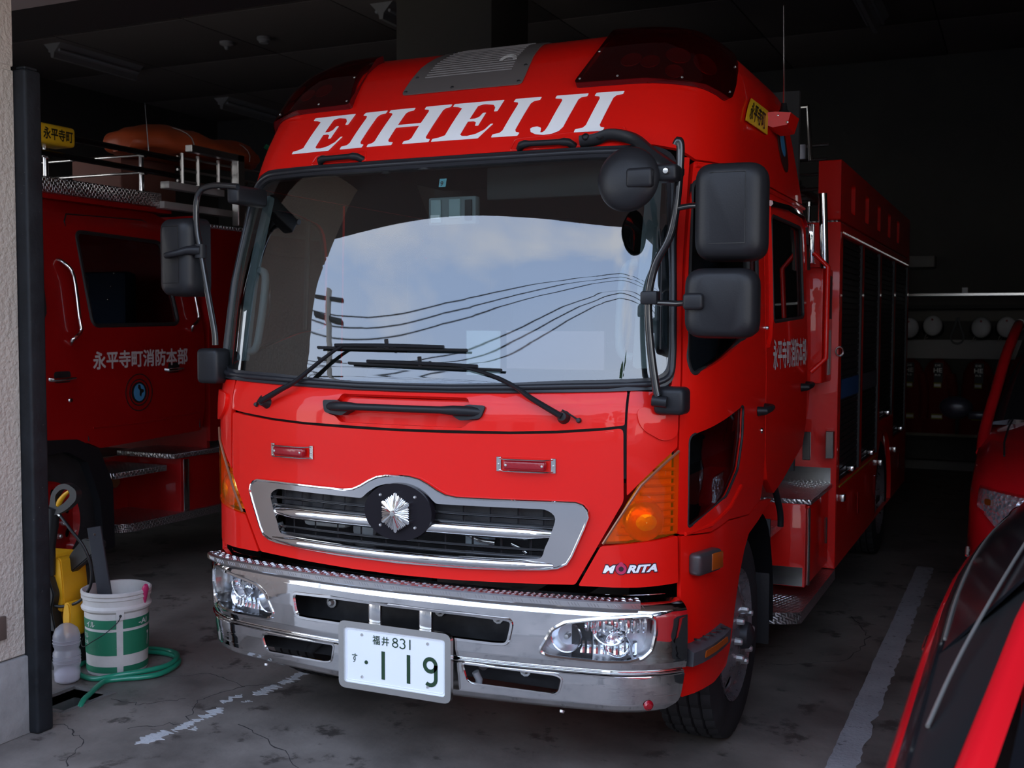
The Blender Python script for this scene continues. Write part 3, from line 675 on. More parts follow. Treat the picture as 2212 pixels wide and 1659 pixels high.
def LH(w):
    st=.066; a,b=.026,.026+st; c,d=w-.026-st,w-.026
    return [[(0,0),(b+.03,0),(b+.03,.07),(b+.008,.09),(b,.14),(b,.47),(c,.47),(c,.14),(c-.008,.09),(c-.03,.07),(c-.03,0),(w,0),(w,.07),(d+.008,.09),(d,.14),(d,.86),(d+.008,.91),(w,.93),(w,1),(c-.03,1),(c-.03,.93),(c-.008,.91),(c,.86),(c,.54),(b,.54),(b,.86),(b+.008,.91),(b+.03,.93),(b+.03,1),(0,1),(0,.93),(a-.008,.91),(a,.86),(a,.14),(a-.008,.09),(0,.07)]]
def LJ(w):
    P=[(0,.16),(.012,.075),(.045,.01),(.09,-.02),(.135,.0),(.165,.06),(.178,.16),(.180,.86),(.19,.91),(.22,.93),(.22,1),(.045,1),(.045,.93),(.082,.91),(.092,.86),(.092,.20),(.088,.09),(.078,.045),(.066,.05),(.064,.10),(.058,.165),(.034,.205),(.010,.195)]
    return [[(x*w/.22,y) for x,y in P]]
zb,zt=2.394,2.555
for nm,fn,x0,w in (('E',LE,-.751,.238),('I',LI,-.486,.122),('H',LH,-.348,.296),('E',LE,-.040,.240),('I',LI,.224,.120),('J',LJ,.374,.166),('I',LI,.563,.122)):
    sh=.046
    lp=[rnd(l,.006,2) for l in fn(w)]
    spatch('letter_'+nm.lower(),lp,lambda a,z,off:Sn(a,z,off),WHITE,RF,.0035,.0015,(.04,.03),fit=lambda u,v,x0=x0,sh=sh:(x0+u+sh*v,zb+(zt-zb)*v))
# roof beacon lenses
rl=[(.520,2.585,.02),(.81,2.585),(1.05,2.568),(1.225,2.530,.03),(1.262,2.60),(1.275,2.745),(1.06,2.825),(.66,2.855,.03)]
for s in (1,-1):
    L_=rnd(rl,.012,3); L_=L_ if s>0 else mir(L_)
    H=spatch('roof_beacon',[L_],Sn,mat('beacon_base',(.10,.006,.010),.3),T,.006,.004,(.05,.03),label='dark red beacon window in the roof corner')
    spatch('lens',[L_],Sn,LENSR,H,.028,.003,(.05,.03),smooth=60)
    P=np.array(L_); bm=bmesh.new(); V0=[bm.verts.new(p) for p in Sn(P[:,0],P[:,1],.028)]; V1=[bm.verts.new(p) for p in Sn(P[:,0],P[:,1],.0)]
    for i in range(len(V0)): bm.faces.new((V0[i],V1[i],V1[(i+1)%len(V0)],V0[(i+1)%len(V0)]))
    fin(bm,'lens_edge',mat('beacon_edge',(.10,.004,.006),.25),H)
    for a,z in ((.545,2.60),(.60,2.72),(.70,2.60),(.95,2.585),(1.20,2.56),(1.235,2.68)):
        lathe('lens_screw',[(0,.003),(.004,.002),(.005,0)],frame(pt(s*a,z,.029),pt(s*a,z,.1)-pt(s*a,z,0)),GALV,H,8)
    for a,z,r in ((.74,2.68,.040),(.82,2.665,.036),(.93,2.69,.046),(.92,2.62,.034),(1.05,2.66,.050)):
        c=pt(s*a,z,.009); n_=pt(s*a,z,.1)-c
        lathe('beacon_reflector',[(0,.001),(r*.3,.0),(r*.7,.003),(r,.010),(r*1.05,.008)],frame(c,n_),REDREF,H,16)
# ---- doors
ar=lambda Y: Y+.73
for s in (1,-1):
    f=(lambda P:P) if s>0 else mir
    fw_=rnd(f([(1.055,2.205,.03),(1.60,2.205,.1),(1.90,2.16,.08),(1.93,2.0),(1.93,1.665,.03),(1.72,1.645,.04),(1.10,1.512,.03),(1.075,1.56)]),.02,4)
    lw=rnd(f([(1.098,1.300,.03),(1.66,1.375,.03),(1.65,1.25),(1.58,1.13),(1.42,1.05),(1.097,.975,.015)]),.02,4)
    dr=rnd(f([(1.050,2.278),(2.055,2.278),(2.062,1.7),(2.062,1.14),(2.04,1.03),(1.99,.955),(1.78,.925),(1.45,.955),(1.25,.94),(1.050,.955)]),.01,3)
    D=spatch('front_door',[dr,fw_,lw],Sn,RED,T,0,.03,(.06,.06))
    spatch('door_window',[fw_],Sn,GLASSD,D,-.012,.004,(.08,.08)); rtube('window_seal',fw_,.009,RUB,D,off=-.004)
    spatch('kick_window',[lw],Sn,GLASSD,D,-.010,.004,(.08,.08)); rtube('window_seal',lw,.005,RUB,D,off=-.002)
    tube('window_bar',[pt(s*1.78,2.18,-.01),pt(s*1.78,1.66,-.01)],.012,RUB,D,6)
    rw=rnd(f([(2.22,2.165,.05),(2.92,2.165,.05),(2.965,1.725,.04),(2.24,1.700,.04)]),.03,5)
    rd=rnd(f([(2.075,2.278),(2.975,2.278),(3.03,2.0),(3.06,1.6),(3.04,1.2),(2.95,1.09),(2.44,.972),(2.255,.943),(2.12,1.02),(2.075,1.14)]),.01,3)
    D2=spatch('rear_door',[rd,rw],Sn,RED,T,0,.03,(.08,.08))
    spatch('door_window',[rw],Sn,GLASSD,D2,-.012,.004,(.1,.1)); rtube('window_seal',rw,.009,RUB,D2,off=-.004)
    rtube('pillar_swage',[(s*a,z) for a,z in ((2.14,2.2),(2.16,1.95),(2.16,1.72),(2.13,1.63),(2.09,1.60))],.014,RED,D,off=.002,closed=False)
    # fender with arch
    fe=rnd(f([(1.062,.949),(1.25,.934),(1.45,.949),(1.78,.919),(1.98,.947),(2.22,.925),(1.95,.87),(1.78,.845),(1.70,.79),(1.62,.70),(1.56,.60),(1.50,.47),(1.44,.40),(1.30,.375),(1.068,.375)]),.008,2)
    spatch('front_wing',[fe],Sn,RED,T,0,.02,(.06,.05))
    tube('wing_crease',[pt(s*a,z,.002) for a,z in ((1.08,.955),(1.25,.965),(1.45,1.0),(1.62,1.06))],.008,RED,T,6)
    if s>0:
        # rubbing strip on wing
        bm=bmesh.new()
        A=np.linspace(1.078,1.36,7); pr=[(0,.505),(.050,.515),(.055,.565),(.0,.580)]; rg=[]
        for i,a in enumerate(A): rg.append([bm.verts.new(pt(s*a,z-.02+.02*i/6,o*(1-.25*i/6))) for o,z in pr])
        for R_,Q in zip(rg,rg[1:]):
            for i in range(4): bm.faces.new((R_[i],R_[(i+1)%4],Q[(i+1)%4],Q[i]))
        bm.faces.new(rg[0]); bm.faces.new(rg[-1]); bmesh.ops.recalc_face_normals(bm,faces=bm.faces)
        SS=fin(bm,'side_step_bar',mat('grey_step_moulding',(.09,.09,.095),.4,.4),T,30)
        for k in range(5): box('grip_rib',-.012,.012,-.004,.004,-.003,.004,PLAG,SS,M4=frame(pt(s*(1.12+k*.05),.578,.028),(0,0,1),(1,0,0)))
        spatch('amber_reflector',[rnd(f([(1.13,.516),(1.29,.536),(1.285,.556),(1.135,.540)]),.004,2)],Sn,AMBD,SS,.056,.004,(.1,.1))
        # side marker
        if s<0: tdir_=None
        c=pt(s*1.18,.845,0); n_=(pt(s*1.18,.845,.1)-c).normalized(); tdir=(pt(s*1.22,.845)-pt(s*1.14,.845)); F=frame(c,n_,tdir)
        bm=bmesh.new(); abox(bm,-.082,.082,-.040,.040,-.01,.042,.016,3,F); MK=fin(bm,'side_marker',mat('grey_lamp_body',(.06,.05,.05),.35,.3),T)
        sg=1
        bm=bmesh.new(); abox(bm,.0,.078,-.030,.030,.036,.046,.004,2,F); fin(bm,'marker_lens',AMBD,MK)
    # door handles
    for a,z,p in ((1.985,1.335,D),(2.955,1.385,D2)):
        bm=bmesh.new(); F=frame(pt(s*a,z,0),pt(s*a,z,.1)-pt(s*a,z,0),pt(s*(a+.03),z)-pt(s*a,z))
        atube(bm,[F@Vector(q) for q in ((-.075,-.004,.0),(-.07,-.002,.028),(-.02,.004,.040),(.04,.006,.036),(.06,.006,.0))],[.020,.018,.014,.014,.016],8); bmesh.ops.recalc_face_normals(bm,faces=bm.faces); fin(bm,'door_handle',PLA,p,50)
    lathe('door_lock',[(0,.006),(.010,.006),(.013,0)],frame(pt(s*1.99,1.245),(s,0,0)),STEEL,D,14)
    lathe('hinge_bolt',[(0,.012),(.008,.010),(.010,0)],frame(pt(s*2.08,1.675),(s,0,0)),STEEL,D2,10)
    # chrome rain visor and grab rail at the back of the cab
    rtube('rain_visor',[(s*a,z) for a,z in ((2.12,2.205),(2.5,2.222),(2.85,2.215),(2.96,2.17),(2.99,2.08),(3.0,1.96))],.014,CHROME,D2,off=.016,closed=False)
    tube('grab_rail',[(s*1.10,2.30,1.45),(s*1.17,2.32,1.52),(s*1.17,2.34,1.98),(s*1.10,2.33,2.05)],.013,RED,T,8)
    tube('cab_grab_rail',[(s*1.12,2.45,2.36),(s*1.13,2.48,1.98)],.022,CHROME,T,10)
    box('rail_bracket',s*1.06-.03,s*1.06+.03,2.36,2.46,2.00,2.20,CHROME,T,.004)
# lettering on the doors
mk='永平寺町消防本部'
def txt(name,s,mapf,h,w,m,parent,off=.003,bold=.03,cell=(.06,.06),thick=.0,sx=None,**k):
    k.pop('smooth',None)
    me=textmesh(s,bold,space=k.pop('space',1.0)); xs=[v.co.x for v in me.vertices]; ys=[v.co.y for v in me.vertices]; x0,x1,y0,y1=min(xs),max(xs),min(ys),max(ys)
    return spatch(name,[],mapf,m,parent,off,thick,cell,smooth=0,fit=lambda x,y:((x-x0)/(x1-x0)*w,(y-y0)/(y1-y0)*h),mesh=me,**k)
txt('department_name',mk,lambda a,z,off:Sn(a+2.20,z+1.49,off),.135,.80,mat('door_lettering',(.62,.60,.60),.5),T,bold=.022)
txt('department_name',mk,lambda a,z,off:Sn(a-2.97,z+1.49,off),.135,.80,mat('door_lettering',(.62,.60,.60),.5),T,bold=.022)
# yellow plate on roof side
YP=spatch('town_name_plate',[[(1.67,2.49),(2.20,2.495),(2.21,2.607),(1.68,2.602)]],Sn,YEL,T,.012,.004,(.08,.05),label='yellow plate with town name on roof side')
txt('town_name','永平寺町',lambda a,z,off:Sn(a+1.74,z+2.505,off),.085,.39,BLK,YP,off=.0145,bold=.02)
EMB=spatch('roof_side_emblem',[[(2.62+.11*math.cos(t),2.52+.13*math.sin(t)) for t in np.linspace(0,2*PI,25)[:-1]]],Sn,mat('emblem_ring',(.05,.012,.012),.5),T,.006,.003,(.06,.06))
spatch('emblem_centre',[[(2.62+.05*math.cos(t),2.515+.06*math.sin(t)) for t in np.linspace(0,2*PI,17)[:-1]]],Sn,BLUE,EMB,.008,.003,(.06,.06))
# maker's name on lower corner
def mor(a,z,off): return Sn(a+.775,z+.828,off)
txt('maker_name_backing','M  RITA',mor,.030,.19,mat('dark_outline',(.03,.01,.02),.5),T,off=.0025,bold=.075,shear=0) if False else None
for (bold,dm,o,m_) in ((.11,.0035,.0022,mat('dark_outline',(.03,.01,.02),.5)),(.045,0,.0036,WHITE)):
    for s_,x0,w in (('M',0,.044),('RITA',.083,.107)):
        me=textmesh(s_,bold,shear=.28); xs=[v.co.x for v in me.vertices]; ys=[v.co.y for v in me.vertices]; X0,X1,Y0,Y1=min(xs),max(xs),min(ys),max(ys)
        spatch('maker_name',[],mor,m_,T,o,.0008,(.05,.05),fit=lambda x,y,X0=X0,X1=X1,Y0=Y0,Y1=Y1,x0=x0,w=w,dm=dm:(x0-dm+(x-X0)/(X1-X0)*(w+2*dm),-dm+(y-Y0)/(Y1-Y0)*(.027+2*dm)+(x0+ (x-X0)/(X1-X0)*w)*.03),mesh=me)
cc=lambda r,n=20,cx=.063,cz=.016:[(cx+r*math.cos(t),cz+r*math.sin(t)) for t in np.linspace(0,2*PI,n+1)[:-1]]
spatch('maker_ring',[cc(.0215)],mor,mat('dark_outline',(.03,.01,.02),.5),T,.0024,.0008,(.05,.05))
spatch('maker_ring',[cc(.0185),cc(.009)],mor,mat('magenta_print',(.55,.03,.10),.4),T,.0036,.0008,(.05,.05))
spatch('maker_ring',[cc(.0075,16,.063,.033)],mor,mat('magenta_print',(.55,.03,.10),.4),T,.0042,.0008,(.05,.05))
# ---- number plate
px,pz=.010,.457
PF=sheet('number_plate_frame',[rect(px-.237,pz-.127,px+.237,pz+.127,.03,5),rect(px-.213,pz-.104,px+.213,pz+.104,.012,4)],.038,STEEL,T,'Y',-1,.020)
PP=sheet('number_plate',[rect(px-.218,pz-.109,px+.218,pz+.109,.01)],.046,PLATEW,T,'Y',-1,.004,label='white plate with green 福井 831 す 119')
rtube('plate_lip',[(px+x,pz+z) for x,z in rnd([(-.205,-.096),(.205,-.096),(.205,.096),(-.205,.096)],.012,3)],.002,PLATEW,PP,mp=planeY(.0462,-1),off=0)
def stroke(P,r,cap=True):
    """flat band following P, as an outline"""
    P=[Vector(p) for p in P]; L_=[];R_=[]
    for i in range(len(P)):
        t=(P[min(i+1,len(P)-1)]-P[max(i-1,0)]).normalized(); n_=Vector((-t.y,t.x)); L_.append(tuple(P[i]+n_*r)); R_.append(tuple(P[i]-n_*r))
    return L_+R_[::-1]
arc=lambda cx,cy,rx,ry,a0,a1,n=18:[(cx+rx*math.cos(t),cy+ry*math.sin(t)) for t in np.linspace(a0,a1,n)]
pY=lambda a,z,off:planeY(.0445,-1)(a+px,z+pz,off)
def pl(loops,nm): spatch(nm,loops,pY,PGREEN,PP,.0,.001,(0,0))
pl([stroke([(-.047,.028),(-.047,-.077)],.0072)],'digit_1'); pl([stroke([(.060,.028),(.060,-.077)],.0072)],'digit_1')
pl([[(-.120+.0075*math.cos(t),-.022+.0075*math.sin(t)) for t in np.linspace(0,2*PI,17)[:-1]]],'plate_dot')
nine=arc(.150,.004,.0225,.0245,0,2*PI,28)
pl([[(.150+.030*math.cos(t),.002+.030*math.sin(t)) for t in np.linspace(0,2*PI,33)[:-1]],[(.150+.0155*math.cos(t),.002+.0155*math.sin(t)) for t in np.linspace(0,2*PI,33)[:-1]]],'digit_9')
pl([stroke([(.1728,.004),(.1728,-.045)]+arc(.150,-.048,.0228,.0225,0,-2.35,12),.0072)],'digit_9')
def tt(s,x,z,w,h,bold=0):
    me=textmesh(s,bold); xs=[v.co.x for v in me.vertices]; ys=[v.co.y for v in me.vertices]; X0,X1,Y0,Y1=min(xs),max(xs),min(ys),max(ys)
    spatch('plate_text',[],pY,PGREEN,PP,.0,.001,(0,0),fit=lambda a,b:(x+(a-X0)/(X1-X0)*w,z+(b-Y0)/(Y1-Y0)*h),mesh=me)
tt('福',-.092,.050,.031,.034,.004); tt('井',-.053,.050,.031,.033,.004); tt('す',-.182,-.028,.023,.034,.0)
def ring(cx,cz,rx,rz,t): pl([arc(cx,cz,rx,rz,0,2*PI*23/24,24),arc(cx,cz,rx-t,rz-t,0,2*PI*23/24,24)],'plate_digit')
ring(.004,.0585,.0130,.0105,.0042); ring(.004,.0755,.0110,.0090,.0042)
pl([stroke(arc(.034,.075,.010,.0085,2.6,-1.2,10)+arc(.034,.0585,.0115,.0098,1.3,-2.7,12)[1:],.0023)],'plate_digit')
pl([stroke([(.066,.085),(.066,.048)],.0024)],'plate_digit')
for x in (-.139,.139):
    for z in (-.079,.079): lathe('plate_screw',[(0,.005),(.004,.005),(.0065,0)],frame((px+x,.046,pz+z),(0,-1,0)),GALV,PP,12)
lathe('bumper_lamp',[(0,.012),(.010,.010),(.013,.004),(.018,0)],frame(pt(.93,.372,.028),pt(.93,.372,.1)-pt(.93,.372,0)),REDLAMP,T,16)
for s in (1,-1): lathe('bumper_bolt',[(0,.010),(.008,.008),(.010,0)],frame(pt(s*.636,.334,.012),(0,-.6,-1)),GALV,T,10)
# ---- wipers
def wiper(a0,z0,P,b0,b1,zb0,zb1):
    pts=[pt(a,z,o) for a,z,o in P]; bm=bmesh.new(); n=len(pts)
    atube(bm,crom(pts,4),[.016-.009*min(1,i/(n*4-8)*1.0) for i in range((n-1)*4+1)],8,upv=(0,-1,.3),flat=.7); bmesh.ops.recalc_face_normals(bm,faces=bm.faces)
    WA=fin(bm,'wiper_arm',PLA,T,50)
    lathe('wiper_pivot',[(0,.035),(.015,.033),(.020,.01),(.024,0)],frame(pt(a0,z0,0),pt(a0,z0,.1)-pt(a0,z0,0)),PLA,WA,16)
    bm=bmesh.new(); A=np.linspace(b0,b1,14)
    atube(bm,[pt(a,zb0+(zb1-zb0)*i/13,.020) for i,a in enumerate(A)],.0045,6,flat=1.6); fin(bm,'wiper_blade',RUB,WA)
    bm=bmesh.new(); A=np.linspace(b0+.09*(1 if b1>b0 else -1),b1-.09*(1 if b1>b0 else -1),10)
    atube(bm,[pt(a,zb0+(zb1-zb0)*(a-b0)/(b1-b0)+.008,.030+.012*math.sin(PI*i/9)) for i,a in enumerate(A)],.006,6,flat=1.3); fin(bm,'blade_yoke',PLA,WA)
    mid=(b0+b1)/2; tube('blade_clip',[pt(mid,(zb0+zb1)/2,.03),pt(mid,(zb0+zb1)/2+.03,.045)],.008,PLA,WA,6)
    c=pt(a0+.055*(1 if a0>0 else -1),z0-.01,.004)
    tube('washer_hose',[pt(a0,z0+.02,.035),pt(a0+.03*(1 if a0>0 else -1),z0+.005,.02),c],.0035,RUB,WA,6,sm=4)
    lathe('washer_grommet',[(0,.012),(.007,.010),(.010,0)],frame(c,(0,-1,.2)),RUB,WA,10)
wiper(-.638,1.376,[(-.638,1.376,.035),(-.54,1.418,.038),(-.479,1.449,.035),(-.362,1.548,.030),(-.276,1.598,.028),(-.177,1.602,.026)],-.407,.247,1.591,1.588)
wiper(.632,1.365,[(.632,1.365,.035),(.521,1.416,.038),(.45,1.452,.035),(.352,1.500,.030),(.214,1.530,.028),(.130,1.534,.026)],-.250,.389,1.534,1.519)
# ---- mirrors
def mirror(name,c,w,h,d,yawd,parent,label,groove=True):
    """rounded mirror housing, convex back towards -Y (front of truck)"""
    F=Matrix.Translation(c)@Matrix.Rotation(yawd,4,'Z')
    bm=bmesh.new(); prof=[(1.0,.5),(1.0,.30),(.985,.05),(.93,-.25),(.80,-.42),(.55,-.49)]
    loop=rnd([(-w/2,-h/2),(w/2,-h/2),(w/2,h/2),(-w/2,h/2)],min(w,h)*.26,6); rings=[]
    for k,yy in prof: rings.append([bm.verts.new(F@Vector((x*k if k<.9 else x-(1-k)*.5*x,yy*d,z*(k*.5+.5)))) for x,z in loop])
    n=len(loop)
    for A,B_ in zip(rings,rings[1:]):
        for i in range(n): bm.faces.new((A[i],A[(i+1)%n],B_[(i+1)%n],B_[i]))
    bm.faces.new(rings[0]); bm.faces.new(rings[-1]); bmesh.ops.recalc_face_normals(bm,faces=bm.faces)
    H=fin(bm,name,PLA,parent,45,label=label)
    gl_=[(x*.93,z*.94) for x,z in loop]
    spatch('mirror_glass',[gl_],lambda a,z,off:np.array([list(F@Vector((x,d*.5+.002-o,y))) for x,y,o in zip(a,z,np.broadcast_to(off,a.shape))]),CHROME,H,0,.002,(0,0))
    if groove:
        for z in (-.10*h/.30*1.0,.115*h/.30): tube('cover_seam',[F@Vector((x,-d*.498,z)) for x in (-w*.28,0,w*.22)],.0014,PLAG,H,4)
        tube('cover_seam',[F@Vector((w*.22,-d*.498,z)) for z in (-.10*h/.30,.115*h/.30)],.0014,PLAG,H,4)
    return H
for s in (1,-1):
    bar=[(1.005,2.285),(1.016,2.30),(1.022,2.26),(1.014,2.10),(.992,1.985),(.940,1.885),(.918,1.77),(.926,1.62),(.948,1.47),(.957,1.445)]
    if s<0: bar=[(.80,2.235),(.93,2.245),(1.0,2.215),(1.012,2.10),(.992,1.985),(.955,1.80),(.926,1.66),(.922,1.60)]
    MB=tube('mirror_bar',[(s*x,.20 if z<2.2 or s<0 else .21,z) for x,z in bar],.014 if s>0 else .013,PLAG,T,10,sm=6)
    zb_=1.44 if s>0 else 1.575
    bm=bmesh.new(); F=frame((s*.985,.265,zb_-.01 if s>0 else 1.54),(0,-1,0),(1,0,0)); abox(bm,-.055,.055,-.05 if s>0 else -.10,.045,-.05,.05,.020,3,F); fin(bm,'mirror_foot',PLA,MB)
    if s>0:
        tube('foot_clamp',[(.935,.20,1.43),(.985,.205,1.425)],.020,PLA,MB,8)
        bm=bmesh.new(); P=[pt(.600,2.348,.016),pt(.66,2.352,.018),pt(.72,2.36,.03),Vector((.80,.40,2.345)),Vector((.90,.32,2.27)),Vector((.985,.24,2.215)),Vector((1.02,.215,2.195))]
        atube(bm,crom(P,5),.019,8,flat=1.3); bmesh.ops.recalc_face_normals(bm,faces=bm.faces); MBR=fin(bm,'mirror_bracket',PLA,T,50)
        for a in (.625,.68): lathe('socket_bolt',[(0,-.004),(.008,-.004),(.009,.004),(.014,.004),(.014,-.002)],frame(pt(a,2.352,.036),pt(a,2.35,.1)-pt(a,2.35,0)),PLAG,MBR,12)
        H=mirror('main_mirror',(1.200,.19,2.055),.232,.318,.13,.12,T,'tall black door mirror housing, upper one')
        tube('mirror_arm',[(1.016,.20,2.075),(1.06,.19,2.08),(1.11,.165,2.078)],.010,PLAG,H,8)
        H=mirror('wide_mirror',(1.172,.19,1.758),.240,.232,.12,.12,T,'squarish black mirror housing, lower one',False)
        tube('mirror_arm',[(.920,.20,1.775),(.96,.19,1.76),(1.03,.165,1.757),(1.075,.14,1.76)],.010,PLAG,H,8)
        box('arm_clamp',.895,.955,.175,.225,1.755,1.80,PLA,H,.008)
        bm=bmesh.new(); abox(bm,1.062,1.13,.105,.16,1.735,1.79,.012,3); fin(bm,'ball_boss',PLA,H)
        F=frame((.865,.12,2.172),(-.10,-1,.12))
        RM=lathe('round_mirror',[(0,.035),(.05,.032),(.085,.022),(.104,.004),(.110,-.014),(.108,-.022),(0,-.022)],F,PLA,T,44,label='round black under-view mirror seen from behind')
        lathe('mirror_glass',[(0,-.034),(.06,-.031),(.098,-.0235)],F,CHROME,RM,32)
        bm=bmesh.new(); abox(bm,.875,.965,.075,.135,2.135,2.200,.012,3); abox(bm,.95,1.03,.13,.21,2.160,2.215,.012,3); fin(bm,'mirror_knuckle',PLA,RM)
        lathe('knuckle_bolt',[(0,.01),(.009,.009),(.012,0)],frame((.998,.128,2.19),(0,-1,0)),STEEL,RM,10)
    else:
        H=mirror('main_mirror',(-1.108,.23,1.962),.185,.325,.13,-.12,T,'tall black mirror housing on the far side of the cab')
        tube('mirror_arm',[(-.985,.19,1.985),(-1.03,.165,1.985),(-1.06,.145,1.975),(-1.115,.135,1.965),(-1.125,.17,1.965)],[.022,.018,.014,.012,.012],PLA,H,8,sm=3); tube('arm_clamp',[(-.993,.20,1.955),(-.993,.20,2.01)],.024,PLA,H,10)
        bm=bmesh.new(); abox(bm,-.86,-.80,.20,.40,2.17,2.245,.015,3); fin(bm,'mirror_bracket',PLA,T)
tube('antenna_cable',[pt(.93,2.02,.012),pt(.945,1.9,.012),pt(.952,1.6,.012)],.003,RUB,T,6)
# ---- cab interior
INM=INTD
box('cab_floor',-.90,.90,.48,2.28,1.10,1.14,INTD,T)
box('cab_back_wall',-1.03,1.03,2.26,2.30,.95,2.85,INTD,T)
box('headlining',-.93,.93,.60,2.2,2.44,2.46,INTD,T)
DB=swS('dashboard',-.92,.92,[(-.05,1.455),(-.05,1.15),(-.50,1.15),(-.50,1.40),(-.38,1.47),(-.20,1.475)],mat('dashboard',(.06,.065,.07),.6),T,step=.08)
bm=bmesh.new(); FW=frame((.55,.92,1.50),(0,-.55,.83)); atube(bm,[FW@Vector((.205*math.cos(t),.205*math.sin(t),0)) for t in np.linspace(0,2*PI,33)[:-1]],.014,8,closed=True)
atube(bm,[FW@Vector((-.2,0,0)),FW@Vector((0,0,-.03)),FW@Vector((.2,0,0))],.014,6); fin(bm,'steering_wheel',PLA,T)
for x in (-.60,.0,.60):
    bm=bmesh.new(); abox(bm,x-.22,x+.22,1.15,1.60,1.35,1.48,.04,3); abox(bm,x-.22,x+.22,1.55,1.68,1.45,2.02,.04,3); abox(bm,x-.13,x+.13,1.57,1.66,2.02,2.20,.03,3); fin(bm,'cab_seat',SEAT,T)
for s in (1,-1):
    spatch('pillar_trim',[rnd([(.86,1.54),(.955,1.54),(.93,2.24),(.87,2.24)] if s>0 else [(-.955,1.54),(-.86,1.54),(-.87,2.24),(-.93,2.24)],.02,3)],Sn,INTG,T,-.035,.02,(.04,.08))
    tube('pillar_grab',[pt(s*.86,1.92,-.05),pt(s*.80,1.88,-.05),pt(s*.80,1.62,-.05),pt(s*.86,1.58,-.05)],.016,INTG,T,8,sm=5)
bm=bmesh.new(); abox(bm,-.075,.135,.46,.50,2.075,2.185,.008,2); SB=fin(bm,'overhead_unit',mat('overhead_grey',(.20,.23,.24),.5),T)
box('unit_panel',-.06,-.015,.452,.462,2.085,2.175,mat('pale_panel',(.36,.45,.47),.4),SB,.003); box('unit_lamp',-.058,-.018,.448,.454,2.10,2.115,WHITE,SB)
box('unit_panel',.02,.07,.452,.462,2.10,2.175,mat('pale_panel',(.36,.45,.47),.4),SB,.003); box('unit_socket',.09,.12,.452,.462,2.09,2.17,DKM,SB,.003)
tube('yellow_strap',[(.46,.62,2.33),(.445,.62,2.25),(.44,.62,2.20)],.014,mat('strap_yellow',(.45,.32,.03),.6),T,6,flat=.3)
box('sun_visor',.15,.70,.52,.54,2.17,2.30,INTD,T,.01)
box('document_board',.08,.52,.86,.88,1.50,1.66,mat('paper_pink',(.40,.28,.30),.7),T,.002)
box('document_sheet',-.10,.06,.84,.85,1.47,1.66,mat('paper_white',(.55,.60,.62),.7),T,.002)
# ---- wheels
def wheel(cx,cy,cz,s,R_,wd,rear=False,nm='front_wheel',T=T):
    """s: outward direction of X; cx = outer tyre face"""
    F=frame((cx,cy,cz),(s,0,0),(0,1,0))
    bm=bmesh.new(); n=144; prof=[(.262,-.008),(.30,.0),(.36,.004),(.395,-.004)]
    tr=[-.012,-.050,-.056,-.062,-.098,-.104,-.110,-.146,-.152,-.158,-.194,-.200,-.206,-.235]
    tr=[t*wd/.247 for t in tr]
    for i,t in enumerate(tr): prof.append((R_-(.011 if i in (2,5,8,11) else 0)-(.006 if i in (0,13) else 0),t))
    prof+=[(.36,-wd-.002),(.26,-wd+.01)]
    rings=[]
    for j,(r,h) in enumerate(prof):
        ring=[]
        for k in range(n):
            rr=r
            if 4<=j<4+len(tr) and k%4==0 : rr=r-.007
            ring.append(bm.verts.new(F@Vector((rr*math.cos(2*PI*k/n),rr*math.sin(2*PI*k/n),h))))
        rings.append(ring)
    for A_,B_ in zip(rings,rings[1:]):
        for k in range(n): bm.faces.new((A_[k],A_[(k+1)%n],B_[(k+1)%n],B_[k]))
    bmesh.ops.recalc_face_normals(bm,faces=bm.faces)
    WH=fin(bm,nm,TYRE,T,30)
    dep=(lambda r:np.interp(r,[0,.06,.09,.125,.15,.20,.245,.258,.268],[.022,.022,.020,.016,.0,-.014,-.035,-.012,.0])) if not rear else (lambda r:np.interp(r,[0,.08,.12,.16,.20,.235,.25,.268],[-.10,-.10,-.12,-.12,-.11,-.08,-.03,.0]))
    hol=[[(.195*math.cos(a)+.030*math.cos(t),.195*math.sin(a)+.030*math.sin(t)) for t in np.linspace(0,2*PI,15)[:-1]] for a in np.arange(8)*PI/4+PI/8]
    def mp(a,z,off):
        r=np.hypot(a,z); d=dep(r)+np.asarray(off); Mx=np.array(F)
        return np.stack([a,z,d],-1)@Mx[:3,:3].T+Mx[:3,3]
    spatch('wheel_disc',[[(.268*math.cos(t),.268*math.sin(t)) for t in np.linspace(0,2*PI,49)[:-1]]]+hol,mp,CAST,WH,0,.008,(.03,.03),smooth=40)
    lathe('wheel_backing',[(0,-.08),(.25,-.08)],F,DARK,WH,24)
    for k in range(8):
        t=k*PI/4; r=.106; x,y=r*math.cos(t),r*math.sin(t); h=float(dep(np.array(r)))
        lathe('wheel_nut',[(0,.030),(.010,.029),(.014,.024),(.0155,.0),(.020,-.002)],F@Matrix.Translation((x,y,h)),GALV,WH,8,smooth=20)
    h0=float(dep(np.array(0.)))
    lathe('hub_cap',[(0,h0+.045),(.030,h0+.042),(.052,h0+.028),(.058,h0+.0),(.06,h0-.02)],F,DKM,WH,24)
    return WH
